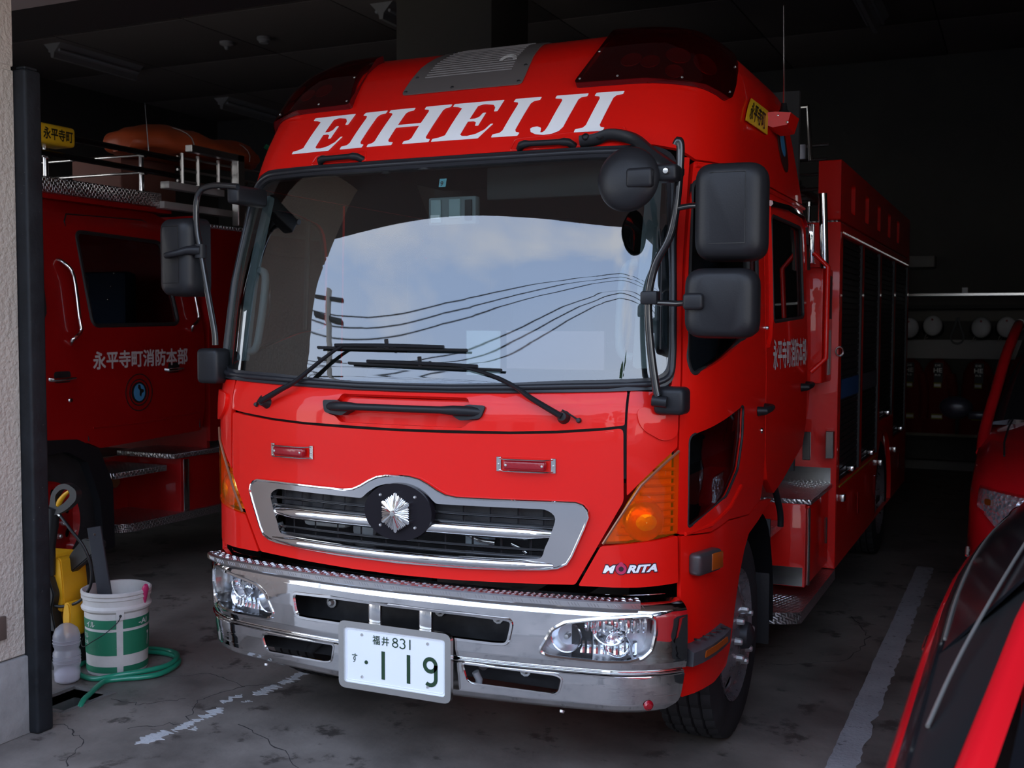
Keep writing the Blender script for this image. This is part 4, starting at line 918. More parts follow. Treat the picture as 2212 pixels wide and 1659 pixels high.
for s in (1,-1):
    wheel(s*1.035,1.06,.42,s,.42,.235)
    wheel(s*1.13,5.15,.42,s,.42,.235,True,'rear_wheel')
    # arch liner
    P=[(.62,.50),(.70,.72),(.86,.86),(1.1,.915),(1.35,.89),(1.55,.78),(1.66,.55),(1.68,.33)]
    bm=bmesh.new(); Q=crom([(0,y,z) for y,z in P],4); r0=[bm.verts.new((s*1.055,q.y,q.z)) for q in Q]; r1=[bm.verts.new((s*.70,q.y,q.z)) for q in Q]
    for i in range(len(Q)-1): bm.faces.new((r0[i],r0[i+1],r1[i+1],r1[i]))
    e_=bmesh.ops.solidify(bm,geom=bm.faces[:],thickness=.02); fin(bm,'arch_liner',PLA,T)
    box('mud_flap',s*.72 if s>0 else -1.04,1.04 if s>0 else -.72,1.66,1.675,.22,.80,RUB,T,.003)
tube('front_axle',[(-.85,1.06,.42),(.85,1.06,.42)],.05,DKM,T,8)
tube('step_handle',[(1.0,1.72,.98),(1.02,1.80,.95),(1.03,1.93,.80),(1.03,1.95,.72)],.016,PLA,T,8,sm=5)
# ---- rear body
y0b,y1b=2.90,6.75
for s in (1,-1):
    X=s*1.15
    fr=lambda y0_,y1_,z0_,z1_,m_,nm,th=.03,xo=0,par=T,r=0: sheet(nm,[rect(y0_,z0_,y1_,z1_,r)],X+s*xo,m_,par,'X',s,th)
    Lp=[rect(y0b,.34,y1b,2.245)]
    hs=[(2.97,3.80),(3.88,4.72),(4.80,5.65),(5.73,6.68)]
    for i,(a,b) in enumerate(hs): Lp.append(rect(a,.80 if i!=2 else 1.0,b,2.18))
    Lp.append([(5.15+.50*math.cos(t),max(.341,.42+.50*math.sin(t))) for t in np.linspace(-.15,PI+.15,18)])
    sd=sheet('body_side',Lp,X,RED,T,'X',s,.03)
    for i,(a,b) in enumerate(hs):
        z0=.80 if i!=2 else 1.0
        nz=int((2.18-z0)/.035); SHM=mat('dark_shutter',(.035,.034,.034),.45,.5)
        RS=sheet('roller_shutter',[rect(a,z0,b,2.18)],X-s*.024,DKM,T,'X',s,.004)
        if s>0:      # each slat a piece of its own, all sharing one mesh
            first=None
            for k in range(nz):
                if first is None:
                    first=box('slat',X-.024,X-.012,a,b,z0+.003,z0+.032,SHM,RS,.003,seg=1)
                else:
                    o=first.copy(); COL.objects.link(o); o.location=(0,0,k*.035)
        else:
            bm=bmesh.new()
            for k in range(nz): abox(bm,X+.012,X+.024,a,b,z0+k*.035+.003,z0+k*.035+.032)
            fin(bm,'slat',SHM,RS,kind='stuff')
        for yy in (a+.012,b-.012): box('shutter_rail',min(X,X-s*.02),max(X,X-s*.02),yy-.012,yy+.012,z0,2.18,DKM,RS)
        box('shutter_handle',min(X-s*.01,X+s*.03),max(X-s*.01,X+s*.03),(a+b)/2-.06,(a+b)/2+.06,z0+.03,z0+.06,CHROME,RS,.006)
        if s>0 and i<2: sheet('reflective_band',[rect(a+.03,1.27,b-.03,1.38)],X-.008,mat('blue_band' if i==0 else 'grey_band',(.02,.08,.22) if i==0 else (.08,.08,.09),.5),RS,'X',s,.002)
    bm=bmesh.new()
    for k in range(60):
        y=2.98+k*.0625; abox(bm,X-s*.001,X+s*.004,y-.004,y+.004,2.195,2.203)
    fin(bm,'rivet_row',STEEL,sd,kind='stuff')
    tube('yellow_line',[(X+s*.002,2.97,.785),(X+s*.002,4.7,.785)],.005,mat('yellow_line',(.35,.25,.01),.5),sd,4)
    TP=sheet('top_locker_side',[rect(y0b-.04,2.26,y1b,2.585,.01)]+[rect(3.25+i*.62,2.33,3.42+i*.62,2.50,.02) for i in range(5)],X,RED,T,'X',s,.12)
    for i in range(5): box('locker_latch',min(X-s*.06,X-s*.03),max(X-s*.06,X-s*.03),3.27+i*.62,3.40+i*.62,2.35,2.48,DKM,TP,.01)
    for y in (3.55,4.35,5.9): tube('locker_handle',[(X+s*.03,y,.55),(X+s*.03,y,.68)],.008,CHROME,sd,6)
    for y in (3.0,4.78,5.7): box('locker_hinge',min(X,X+s*.03),max(X,X+s*.03),y-.03,y+.03,.70,.74,STEEL,sd,.004)
    box('rear_mudguard',min(X-s*.25,X),max(X-s*.25,X),5.68,5.70,.45,.95,RED,T,.004)
box('body_front_wall',-1.15,1.15,2.87,2.90,.34,2.25,RED,T,.004)
box('body_rear_wall',-1.15,1.15,6.75,6.78,.34,2.58,REDD,T,.004)
box('body_deck',-1.13,1.13,2.9,6.75,2.24,2.26,TREAD,T)
box('body_floor',-1.10,1.10,2.9,6.75,.36,.40,DKM,T)
# guard panel, locker and small fittings between cab and body
box('gap_locker',.72,1.115,2.55,2.87,1.38,1.99,RED,T,.012)
box('label_strip',1.117,1.120,2.72,2.80,1.42,1.66,mat('ivory_label',(.45,.42,.40),.5),T)
box('vent_grating',1.117,1.122,2.70,2.80,1.72,1.95,DKM,T)
tube('tow_ring',[(1.16+.02*math.cos(t),2.84,1.545+.025*math.sin(t)) for t in np.linspace(0,2*PI,13)[:-1]],.005,STEEL,T,6,closed=True)
for x,z in ((1.05,.975),(1.13,.96)):
    bm=bmesh.new(); abox(bm,x-.03,x+.012,2.55 if x<1.1 else 2.80,2.57 if x<1.1 else 2.86,z,z+.15,.003,1); fin(bm,'nozzle_clip',STEEL,T)
# steps
UP=box('upper_step',.72,1.13,2.22,2.87,.790,.815,TREAD,T,.004,label='chequer-plate mounting steps behind the cab')
sheet('step_kickplate',[rect(.75,.80,1.12,.90)],2.868,STEEL,UP,'Y',-1,.004)
box('middle_step',.70,.99,1.78,2.25,.665,.700,TREAD,T,.004)
box('step_locker',.72,1.10,2.22,2.87,.37,.79,RED,T,.004)
box('locker_door',1.10,1.112,2.26,2.86,.38,.78,RED,T,.003)
tube('piano_hinge',[(1.112,2.245,.38),(1.112,2.245,.77)],.010,STEEL,T,6)
tube('locker_pull',[(1.13,2.66,.52),(1.13,2.66,.66)],.009,STEEL,T,6)
sheet('locker_kickplate',[rect(.76,.375,1.09,.47)],2.215,STEEL,T,'Y',-1,.004)
bm=bmesh.new(); me=fill([rnd([(.70,1.80),(1.06,1.80,.06),(1.15,1.86,.02),(1.15,2.89),(.70,2.89)],.0,4)]); bm.from_mesh(me); bmesh.ops.translate(bm,verts=bm.verts,vec=(0,0,.335)); g=bmesh.ops.extrude_face_region(bm,geom=bm.faces[:]); bmesh.ops.translate(bm,verts=[v for v in g['geom'] if isinstance(v,bmesh.types.BMVert)],vec=(0,0,-.055)); bmesh.ops.recalc_face_normals(bm,faces=bm.faces); fin(bm,'lower_step',TREAD,T)
box('step_side_plate',.70,.72,1.80,2.25,.34,.67,TREAD,T)
# plumbing and ladder rack on the deck
tube('deck_rail',[(.55,2.95,2.28),(.55,2.95,2.88),(.95,2.95,2.90),(.97,2.95,2.60)],.014,STEEL,T,8)
box('white_bracket',.60,.93,3.0,3.03,2.62,2.70,WHITE,T,.003)
tube('bracket_post',[(.86,3.0,2.70),(.86,3.0,2.82)],.012,STEEL,T,8); 
for x,z0,z1 in ((.78,2.25,2.46),(.83,2.25,2.52),(.90,2.27,2.48),(.96,2.25,2.36)):
    tube('valve_stem',[(x,2.98,z0),(x,2.98,z1)],.009,STEEL,T,8); lathe('valve_knob',[(0,.02),(.016,.015),(.016,-.01),(0,-.015)],frame((x,2.98,z1),(0,0,1)),STEEL,T,10)
box('valve_plate',.74,.88,2.96,2.975,2.17,2.26,STEEL,T,.004)
for k in range(5): tube('rack_tube',[(.45,3.05+.05*k,2.36+.09*k),(1.02,3.05+.05*k,2.37+.09*k)],.010,STEEL,T,6)
for x in (-.5,.5): tube('ladder_beam',[(x,3.1,2.72),(x,6.5,2.72)],.03,ALU,T,6)
for k in range(10): tube('ladder_rung',[(-.5,3.2+k*.34,2.72),(.5,3.2+k*.34,2.72)],.016,ALU,T,6)
for x in (-.5,.5):
    for y in (3.3,6.2): tube('ladder_support',[(x,y,2.26),(x,y,2.70)],.02,DKM,T,6)
# red antenna housing on the roof side
bm=bmesh.new()
v=[(1.06,1.68,2.575),(1.08,1.68,2.535),(1.125,1.70,2.515),(1.185,1.71,2.525),(1.20,1.71,2.575),(1.135,1.70,2.582),(1.06,1.85,2.575),(1.08,1.85,2.53),(1.13,1.85,2.50),(1.19,1.85,2.505),(1.21,1.85,2.57),(1.14,1.85,2.582)]
V=[bm.verts.new((x-.055,y-.26,z+.02)) for x,y,z in v]
for i in range(6): bm.faces.new((V[i],V[(i+1)%6],V[6+(i+1)%6],V[6+i]))
bm.faces.new(V[:6]); bm.faces.new(V[6:]); bmesh.ops.recalc_face_normals(bm,faces=bm.faces); AH=fin(bm,'antenna_mount',RED,T,20)
bp_=(1.105,1.50,2.60)
lathe('antenna_base',[(0,.045),(.012,.045),(.016,.02),(.030,.0)],frame(bp_,(0,0,1)),PLA,AH,12)
tube('antenna_rod',[(1.105,1.50,2.62),(1.105,1.50,2.73),(1.10,1.49,3.06)],[.006,.004,.0018],STEEL,AH,6)
for q in ((1.09,1.443,2.585),(1.13,1.448,2.555),(1.03,1.425,2.575)): lathe('mount_rivet',[(0,.004),(.006,0)],frame(q,(0,-1,0)),STEEL,AH,8)
# ------------------------------------------------------------------ older fire engine on the left
T2=thing('older_fire_truck',(-4.3,2.5,0),'dark red older fire engine parked in shadow on the left, ladder rack on top','fire engine')
XS=-3.25
def S2(a,z,off): # leaning upper cab side, a = y
    a=np.asarray(a,float); z=np.asarray(z,float); return np.stack([XS-np.maximum(0,z-1.62)*.24-np.maximum(0,z-2.34)**1.0*.9+np.asarray(off)*1.0+0*a,a,z],-1)
fwn=rnd([(.86,1.72,.05),(1.50,1.70,.08),(1.55,2.20,.05),(.95,2.22,.06)],.04,4)
rwn=rnd([(1.865,1.672,.05),(2.655,1.685,.05),(2.635,2.25,.05),(1.875,2.27,.05)],.04,4)
cs=rnd([(.62,.93),(1.795,.93),(1.80,.84,.02),(1.9,.90,.02),(2.02,.90),(2.86,.93,.03),(2.90,1.1),(2.90,2.34,.1),(2.70,2.50,.1),(.75,2.50,.1),(.62,1.7)],.02,3)
cs=rnd([(.62,.94),(1.79,.94),(1.90,.895,.02),(2.86,.93,.03),(2.90,1.1),(2.90,2.36,.1),(2.72,2.50,.12),(.75,2.50,.1),(.62,1.7)],.02,3)
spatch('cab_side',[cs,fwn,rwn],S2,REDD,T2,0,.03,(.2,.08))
for L_ in (fwn,rwn):
    W_=spatch('door_window',[L_],S2,GLASSD,T2,-.012,.004,(.2,.1)); rtube('window_seal',L_,.014,RUB,W_,mp=S2,off=-.002)
rtube('door_seam',[(1.80,.95),(1.80,2.33),(1.86,2.38),(2.55,2.40),(2.78,2.30),(2.84,1.9),(2.84,.95)],.005,DARK,T2,mp=S2,off=.0,closed=False,n=5)
rtube('door_crease',[(1.84,1.03),(2.30,1.03),(2.84,1.06)],.006,REDD,T2,mp=S2,off=.0,closed=False)
box('cab_shell',-5.35,-3.62,.70,2.86,.95,2.44,REDD,T2,.10) if False else None
bm=bmesh.new(); 
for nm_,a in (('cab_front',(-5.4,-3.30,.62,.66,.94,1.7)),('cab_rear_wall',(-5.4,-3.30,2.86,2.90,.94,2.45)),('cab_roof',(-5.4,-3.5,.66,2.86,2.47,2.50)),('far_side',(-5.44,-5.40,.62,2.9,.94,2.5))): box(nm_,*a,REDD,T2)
bm.free()
box('cab_floor',-5.4,-3.3,.66,2.86,.94,1.10,INTD,T2)
for y in (1.15,2.35):
    bm=bmesh.new(); abox(bm,-4.1,-3.6,y-.25,y+.2,1.35,1.5,.04,2); abox(bm,-4.1,-3.6,y+.15,y+.28,1.5,2.05,.04,2); fin(bm,'cab_seat',mat('seat_blue',(.03,.05,.09),.8),T2)
bm=bmesh.new()
for k in range(3):
    sball(bm,(-3.62,1.98,2.02-.05*k-.09*k),.007); sball(bm,(-3.62,2.42-.03*k,2.03-.09*k),.009)
fin(bm,'seat_belt_stud',STEEL,T2)
sheet('belt_label',[rect(2.12,1.78,2.17,2.00,.005),rect(2.127,1.787,2.163,1.993)],-3.60,mat('label_grey',(.35,.35,.34),.6),T2,'X',1,.003)
def cgrab(y0,z0,y1,z1,nm='grab_rail'):
    P=[S2(np.array([y]),np.array([z]),o)[0] for y,z,o in ((y0,z0,.0),(y0+.01,z0-.02,.04),(y0+.05,z0-.10,.06),(y1+.01,z1+.16,.06),(y1+.01,z1+.08,.05),(y1-.04,z1+.03,.03),(y1-.03,z1,.0))]
    tube(nm,[tuple(p) for p in P],.012,CHROME,T2,8,sm=4)
cgrab(1.68,2.08,1.70,1.56); cgrab(2.76,2.10,2.80,1.64)
for y,z,w in ((1.60,1.345,.13),(2.58,1.37,.11)):
    H=tube('door_handle',[(XS+.0,y-w*.75,z),(XS+.018,y-w*.7,z),(XS+.022,y,z+.003),(XS+.018,y+w*.6,z+.004),(XS,y+w*.65,z+.006)],.012,CHROME,T2,8,flat=1.4)
    sheet('handle_recess',[rnd([(y-w*.5,z-.02),(y+w*.5,z-.02),(y+w*.5,z+.05),(y-w*.5,z+.05)],.02,3)],XS+.001,DKM,H,'X',1,.002)
lathe('door_lock',[(0,.008),(.012,.007),(.016,0)],frame((XS,1.66,1.215),(1,0,0)),STEEL,T2,12)
txt('department_name',mk,lambda a,z,off:S2(a+1.845,z+1.395+ (a)*.012,off),.115,.875,mat('door_lettering',(.62,.60,.60),.5),T2,bold=.03)
def el_(cy,cz,ry,rz,n=28): return [(cy+ry*math.cos(t),cz+rz*math.sin(t)) for t in np.linspace(0,2*PI,n+1)[:-1]]
EB2=spatch('door_emblem',[el_(2.245,1.232,.125,.125),el_(2.245,1.232,.118,.118)],S2,BLK,T2,.003,.002,(.3,.3))
spatch('emblem_ring',[el_(2.245,1.232,.090,.090),el_(2.245,1.232,.082,.082)],S2,BLK,EB2,.003,.002,(.3,.3))
spatch('emblem_dot',[el_(2.245,1.232,.070,.070)],S2,BLK,EB2,.002,.001,(.3,.3))
spatch('emblem_wave',[el_(2.245,1.232,.052,.058),[(2.235,1.285),(2.255,1.282),(2.262,1.255),(2.285,1.250),(2.288,1.235),(2.268,1.225),(2.262,1.20),(2.245,1.215),(2.248,1.245),(2.232,1.262)]],S2,mat('emblem_sky',(.08,.33,.60),.45),EB2,.0045,.001,(.3,.3))
# roof gear
TB=box('tread_locker',-4.9,-3.46,1.62,2.72,2.50,2.60,TREAD,T2,.006)
box('roof_box_end',-4.9,-3.455,1.56,1.62,2.50,2.61,STEEL,T2,.003)
for y in (1.78,2.62):
    tube('rail_post',[(-3.55,y,2.60),(-3.55,y,2.88)],.018,CHROME,T2,10)
    for z in (2.74,2.86):
        tube('cross_rail',[(-4.9,y,z),(-3.50,y,z)],.010,CHROME,T2,8); lathe('rail_clamp',[(.0,.02),(.022,.02),(.022,-.02),(0,-.02)],frame((-3.53,y,z),(1,0,0)),CHROME,T2,12)
for z in (2.75,2.87): tube('long_rail',[(-3.51,1.3,z),(-3.51,2.95,z)],.020,mat('chrome_grazing_dark',(.05,.05,.055),.25,.9),T2,10)  # chrome's dark look at a grazing angle put into the colour
bm=bmesh.new(); abox(bm,-3.62,-3.44,1.62,1.93,2.80,2.925,.025,3); YS=fin(bm,'roof_sign',YEL,T2,label='yellow roof sign with town name')
txt('town_name','永平寺町',lambda a,z,off:planeX(-3.44,1)(a+1.665,z+2.825,off),.075,.235,BLK,YS,off=.001,bold=.03)
tube('roof_antenna',[(-3.6,2.75,2.9),(-3.62,2.74,3.25)],[.004,.0015],STEEL,T2,5)
box('siren_case',-4.6,-4.1,3.0,3.6,2.6,2.95,mat('salmon_box',(.30,.13,.10),.6),T2,.02)
for (y0_,y1_,z) in ((2.75,3.35,2.665),(2.70,3.45,2.52)):
    box('rack_beam',-3.50,-3.42,y0_,y1_,z-.025,z+.025,mat('pale_beam',(.55,.54,.52),.4,.3),T2,.004)
for y in (2.98,3.15,3.38,3.55): tube('rack_upright',[(-3.5,y,2.68),(-3.5,y,2.92)],.014,ALU,T2,6)
for z in (2.72,2.80,2.89): tube('ladder_rail',[(-3.52,2.95,z),(-3.52,6.2,z+.02)],.010,ALU,T2,6)
bm=bmesh.new(); abox(bm,-3.36,-3.30,3.36,3.44,2.42,2.95,.004,1); abox(bm,-3.36,-3.30,2.85,3.44,2.90,2.95,.004,1); fin(bm,'gantry_frame',ALU,T2)
for k in range(3): tube('coil_pipe',[(-3.45,3.62+.1*k,2.48),(-3.45,3.62+.1*k,2.74),(-3.45,3.66+.1*k,2.78)],.010,STEEL,T2,6)
# body
by=[rnd([(2.95,.84),(6.9,.84),(6.9,2.37),(2.95,2.37)],.01,2)]
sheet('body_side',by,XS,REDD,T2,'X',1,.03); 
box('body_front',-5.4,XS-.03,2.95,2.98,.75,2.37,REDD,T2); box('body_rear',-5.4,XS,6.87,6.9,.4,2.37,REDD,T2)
box('body_top_plate',-3.6,XS+.004,2.95,6.9,2.37,2.40,TREAD,T2,.004)
tube('body_grab',[(XS,3.62,2.02),(XS+.05,3.60,1.99),(XS+.05,3.60,1.80),(XS,3.63,1.74)],.010,CHROME,T2,8)
for y in (3.30,3.42):
    for z in (1.75,1.67,1.50,1.40): lathe('body_rivet',[(0,.004),(.006,0)],frame((XS,y,z),(1,0,0)),STEEL,T2,6)
# wheel, arch, steps
WH=wheel(-3.30,1.50,.46,1,.46,.25,False,'front_wheel',T2)
for c in WH.children:
    if c.name.startswith('wheel_disc'): c.data.materials[0]=REDD
bm=bmesh.new(); me=fill([rnd([(.60,.96),(.60,.80),(.80,.90),(1.15,.95),(1.62,.96),(1.78,.88),(1.88,.62),(1.91,.30),(2.0,.30),(1.99,.72),(1.88,.95),(1.70,1.03),(1.2,1.06)],.02,3)]); bm.from_mesh(me)
A_=[v.co.copy() for v in bm.verts]; 
for v,a in zip(bm.verts,A_): v.co=Vector((XS+.01,a.x,a.y-.06))
g=bmesh.ops.extrude_face_region(bm,geom=bm.faces[:]); bmesh.ops.translate(bm,verts=[v for v in g['geom'] if isinstance(v,bmesh.types.BMVert)],vec=(-.35,0,0)); bmesh.ops.recalc_face_normals(bm,faces=bm.faces); fin(bm,'wheel_fender',PLA,T2)
box('upper_step',-3.75,XS,2.02,2.50,.68,.72,TREAD,T2,.004); 
box('locker_top_step',-3.75,XS+.02,2.55,3.3,.755,.79,TREAD,T2,.004,label='chequer-plate locker top')
box('step_upstand',-3.27,XS+.02,3.06,3.20,.78,.92,TREAD,T2,.003)
box('step_locker',-3.8,XS,2.64,3.9,.36,.755,REDD,T2,.006)
box('locker_hinge',XS,XS+.008,2.66,2.715,.37,.74,STEEL,T2,.002)
bm=bmesh.new(); me=fill([rnd([(-3.75,2.05),(-3.30,2.05,.05),(-3.22,2.12,.05),(-3.22,3.9),(-3.75,3.9)],.02,4)]); bm.from_mesh(me); bmesh.ops.translate(bm,verts=bm.verts,vec=(0,0,.375)); g=bmesh.ops.extrude_face_region(bm,geom=bm.faces[:]); bmesh.ops.translate(bm,verts=[v for v in g['geom'] if isinstance(v,bmesh.types.BMVert)],vec=(0,0,-.055)); bmesh.ops.recalc_face_normals(bm,faces=bm.faces); fin(bm,'lower_step',TREAD,T2)
box('step_back',-3.78,-3.74,2.05,2.64,.37,.75,REDD,T2)
lathe('outlet_cap',[(0,.05),(.035,.05),(.045,.03),(.045,0)],frame((-3.62,2.36,.60),(1,-.2,0)),mat('brass',(.28,.17,.07),.4,.7),T2,16)
for y in (3.0,5.6): pass
wheel(-3.30,5.6,.46,1,.46,.25,True,'rear_wheel',T2)
for y in (1.5,5.6): wheel(-5.35,y,.46,-1,.46,.25,y>2,'far_wheel',T2)
box('chassis',-4.9,-3.8,.8,6.9,.45,.75,DKM,T2)
# tarpaulin bundle on the rack
bm=bmesh.new(); rr_=random.Random(2); n=18; rings=[]
for i in range(15):
    t=i/14; y=2.72+1.45*t; k=(math.sin(PI*min(1,.04+.94*t)))**.45; h=.105*k*(1+.18*math.sin(t*9)); w=.36*k
    rings.append([bm.verts.new((-3.85+w*math.cos(2*PI*j/n)+rr_.gauss(0,.012),y+rr_.gauss(0,.01),2.99+max(-.06,h*1.5*math.sin(2*PI*j/n))+rr_.gauss(0,.008)+.03*t)) for j in range(n)])
for A_,B_ in zip(rings,rings[1:]):
    for j in range(n): bm.faces.new((A_[j],A_[(j+1)%n],B_[(j+1)%n],B_[j]))
bm.faces.new(rings[0]); bm.faces.new(rings[-1]); bmesh.ops.recalc_face_normals(bm,faces=bm.faces); bmesh.ops.subdivide_edges(bm,edges=bm.edges[:],cuts=1,smooth=.6,use_grid_fill=True)
TP_=thing('tarpaulin_bundle',(-3.85,3.4,2.9),'orange-red tarpaulin bundle tied on the rack of the dark engine','tarpaulin')
cv=fin(bm,'cover',ORNG,TP_,70); 
for y in (3.1,3.75): tube('tie_cord',[(-3.85+.36*math.cos(t),y,2.99+.160*math.sin(t)) for t in np.linspace(-.2,PI+.2,14)],.004,mat('cord',(.45,.42,.38),.7),TP_,5)
tube('green_strap',[(-3.5,3.95,3.11),(-3.47,4.05,3.08),(-3.48,4.12,3.0)],.02,mat('strap_green',(.02,.22,.10),.6),TP_,6,flat=.3)
# ------------------------------------------------------------------ cars on the right
def loft(name,secs,m,parent,smooth=40,cap=True,**k):
    bm=bmesh.new(); rings=[[bm.verts.new(p) for p in s_] for s_ in secs]; n=len(rings[0])
    for A_,B_ in zip(rings,rings[1:]):
        for j in range(n): bm.faces.new((A_[j],A_[(j+1)%n],B_[(j+1)%n],B_[j]))
    if cap: bm.faces.new(rings[0]); bm.faces.new(rings[-1])
    bmesh.ops.recalc_face_normals(bm,faces=bm.faces); return fin(bm,name,m,parent,smooth=smooth,**k)
def strip(name,secs,m,parent,smooth=60,th=.006,**k):
    """open strip: list of stations, each a polyline"""
    bm=bmesh.new(); rings=[[bm.verts.new(p) for p in s_] for s_ in secs]; n=len(rings[0])
    for A_,B_ in zip(rings,rings[1:]):
        for j in range(n-1): bm.faces.new((A_[j],B_[j],B_[j+1],A_[j+1]))
    bmesh.ops.recalc_face_normals(bm,faces=bm.faces); bmesh.ops.solidify(bm,geom=bm.faces[:],thickness=th); bmesh.ops.recalc_face_normals(bm,faces=bm.faces)
    return fin(bm,name,m,parent,smooth=smooth,**k)
T3=thing('near_car',(2.7,-1.2,0),'bright red car close to the camera, cut off by the lower right corner','car')
ST=[(-3.1,.06,0),(-2.7,.02,0),(-2.3,0,0),(-1.9,0,0),(-1.6,0,0),(-1.1,0,0),(-.6,.002,0),(-.2,.014,0),(.1,.034,0),(.4,.064,0),(.7,.10,0),(.95,.17,0),(1.1,.30,0)]
def sec(prof,a=0,b=99): return [[(x+dx,y,z+dz) for x,z in prof] for k,(y,dx,dz) in enumerate(ST) if a<=k<b]
strip('door_flank',sec([(1.90,.25),(1.87,.55),(1.875,.80),(1.890,.92),(1.900,.975),(1.908,.992),(1.922,1.003)]),CARRED,T3,label='red body side')
strip('belt_moulding',sec([(1.920,1.003),(1.932,1.018),(1.942,1.036)]),PLAG,T3)
CG=mat('car_tinted_pane',(.006,.006,.007),.14,0,0,spec=.12)
strip('side_glass',sec([(1.942,1.036),(1.957,1.055),(2.02,1.125),(2.09,1.205),(2.19,1.31),(2.26,1.36)],5),CG,T3)
tube('belt_trim',[(1.946,-1.0,1.041),(1.949,-.6,1.043),(1.968,-.1,1.044),(2.004,.35,1.044),(2.055,.72,1.044)],.0035,mat('satin_belt_trim',(.26,.24,.21),.35,.5),T3,6,sm=4)
tube('window_frame_edge',[(1.957,-1.59,1.055),(1.982,-1.38,1.090),(2.020,-1.15,1.135),(2.091,-.8,1.215),(2.2,-.3,1.325)],.0035,mat('satin_belt_trim',(.26,.24,.21),.35,.5),T3,6,sm=4)
strip('front_quarter',[[(1.942,y0_,1.036),(1.960,y0_+.02,1.052),(x1_,y1_,z1_)] for y0_,x1_,y1_,z1_ in ((-1.95,1.972,-1.93,1.040),(-1.75,2.007,-1.75,1.062),(-1.5,2.042,-1.5,1.105),(-1.1,2.078,-1.25,1.155),(-.9,2.13,-1.0,1.22))],mat('car_trim_black',(.010,.010,.010),.5,spec=.12),T3)
strip('windscreen_pillar',[[(x,y,z),(x+.012,y-.005,z+.012),(x+.030,y-.01,z+.010),(x+.046,y-.015,z-.006)] for x,y,z in ((1.965,-2.0,1.02),(1.985,-1.88,1.045),(2.007,-1.77,1.064),(2.042,-1.5,1.106),(2.077,-1.25,1.158),(2.13,-1.0,1.225),(2.20,-.7,1.31),(2.27,-.4,1.365),(2.30,.0,1.375),(2.32,.4,1.34),(2.34,.8,1.22),(2.36,1.0,1.1))],CARRED,T3,label='red windscreen pillar running into the roof edge')
strip('windscreen',[[(2.05+.02,-1.80,1.045),(2.4,-1.92,1.045),(3.0,-1.92,1.045),(3.35,-1.80,1.045)],[(2.118,-1.25,1.145),(2.4,-1.30,1.17),(3.0,-1.30,1.17),(3.28,-1.25,1.145)],[(2.24,-.7,1.30),(2.5,-.75,1.33),(2.9,-.75,1.33),(3.17,-.7,1.30)]],CG,T3)
strip('roof',[[(2.24,-.7,1.30),(2.5,-.72,1.34),(2.9,-.72,1.34),(3.17,-.7,1.30)],[(2.32,-.2,1.375),(2.5,-.2,1.41),(2.9,-.2,1.41),(3.10,-.2,1.375)],[(2.34,.4,1.345),(2.5,.4,1.38),(2.9,.4,1.38),(3.08,.4,1.345)],[(2.38,.9,1.17),(2.5,.95,1.17),(2.9,.95,1.17),(3.05,.9,1.17)],[(2.40,1.05,.95),(2.5,1.08,.95),(2.9,1.08,.95),(3.02,1.05,.95)]],CARRED,T3)
strip('bonnet',[[(1.935,-1.93,1.005),(2.3,-1.98,1.035),(3.1,-1.98,1.035),(3.5,-1.93,1.005)],[(1.93,-2.5,.94),(2.3,-2.5,.97),(3.1,-2.5,.97),(3.5,-2.5,.94)],[(1.97,-3.1,.78),(2.3,-3.2,.80),(3.1,-3.2,.80),(3.45,-3.1,.78)]],CARRED,T3)
strip('far_flank',[[(3.52-dx,y,.25),(3.55-dx,y,.6),(3.51-dx,y,1.0),(3.2-dx,y,1.26+dz)] for y,dx,dz in ST[4:]],CARRED,T3)
tube('door_handle',[(1.888,-.62,.90),(1.876,-.60,.903),(1.876,-.48,.903),(1.888,-.46,.90)],.006,STEEL,T3,6)
tube('chrome_pip',[(1.945,-.02,1.03),(1.945,.0,1.05)],.006,STEEL,T3,6)
for y in (-2.3,.35):
    for s_,x in ((-1,1.895),(1,3.53)): lathe('car_wheel',[(0,-.02),(.20,-.03),(.22,.0),(.31,.0),(.32,-.03),(.32,-.2),(0,-.2)],frame((x,y,.32),(s_,0,0)),TYRE,T3,32)
T4=thing('red_hatchback',(2.7,4.8,0),'shaded red car facing out behind the nearer one, clear headlamp showing','car')
def sec4(y,x0,x1,z0,z1,r=.12): return [(x,y,z) for x,z in rnd([(x0,z0),(x1,z0),(x1,z1),(x0,z1)],r,6)]
def seg4(y,xb,xm,zt,zs):
    P=[(xb+.06,.24),(xb,.34),(xm-.01,min(.60,zs-.08)),(xm,min(.78,zs-.03)),(xm+.03,zs),(xm+.10,zs+(zt-zs)*.55),(xm+.28,zt-.01),(2.70,zt+.02)]
    return [(x,y,z) for x,z in P]+[(5.40-x,y,z) for x,z in P[::-1][1:]]
loft('bodywork',[seg4(2.72,2.02,2.05,.72,.62),seg4(2.76,1.93,1.96,.80,.66),seg4(2.85,1.85,1.875,.88,.72),seg4(3.05,1.815,1.83,.97,.84),seg4(3.35,1.80,1.815,1.03,.92),seg4(3.75,1.80,1.81,1.085,.98),seg4(4.05,1.80,1.81,1.115,1.0),seg4(4.3,1.80,1.81,1.12,1.02),seg4(6.6,1.82,1.83,1.10,1.02),seg4(6.8,1.9,1.9,1.0,.9)],CARRED,T4,50)
gh=[(4.02,1.90,3.50,1.115),(4.45,1.98,3.42,1.45),(4.85,2.05,3.35,1.66),(5.1,2.06,3.34,1.70),(6.2,2.06,3.34,1.68),(6.6,1.98,3.42,1.20)]
def g4(y,a,b,z): return [(a-.06,y,1.08),(a,y,z-.10 if z>1.3 else z-.02),(a+.10,y,z),(b-.10,y,z),(b,y,z-.10 if z>1.3 else z-.02),(b+.06,y,1.08)]
loft('greenhouse',[g4(*g) for g in gh],mat('car_cabin_dark',(.012,.013,.014),.06,0,.3),T4,30)
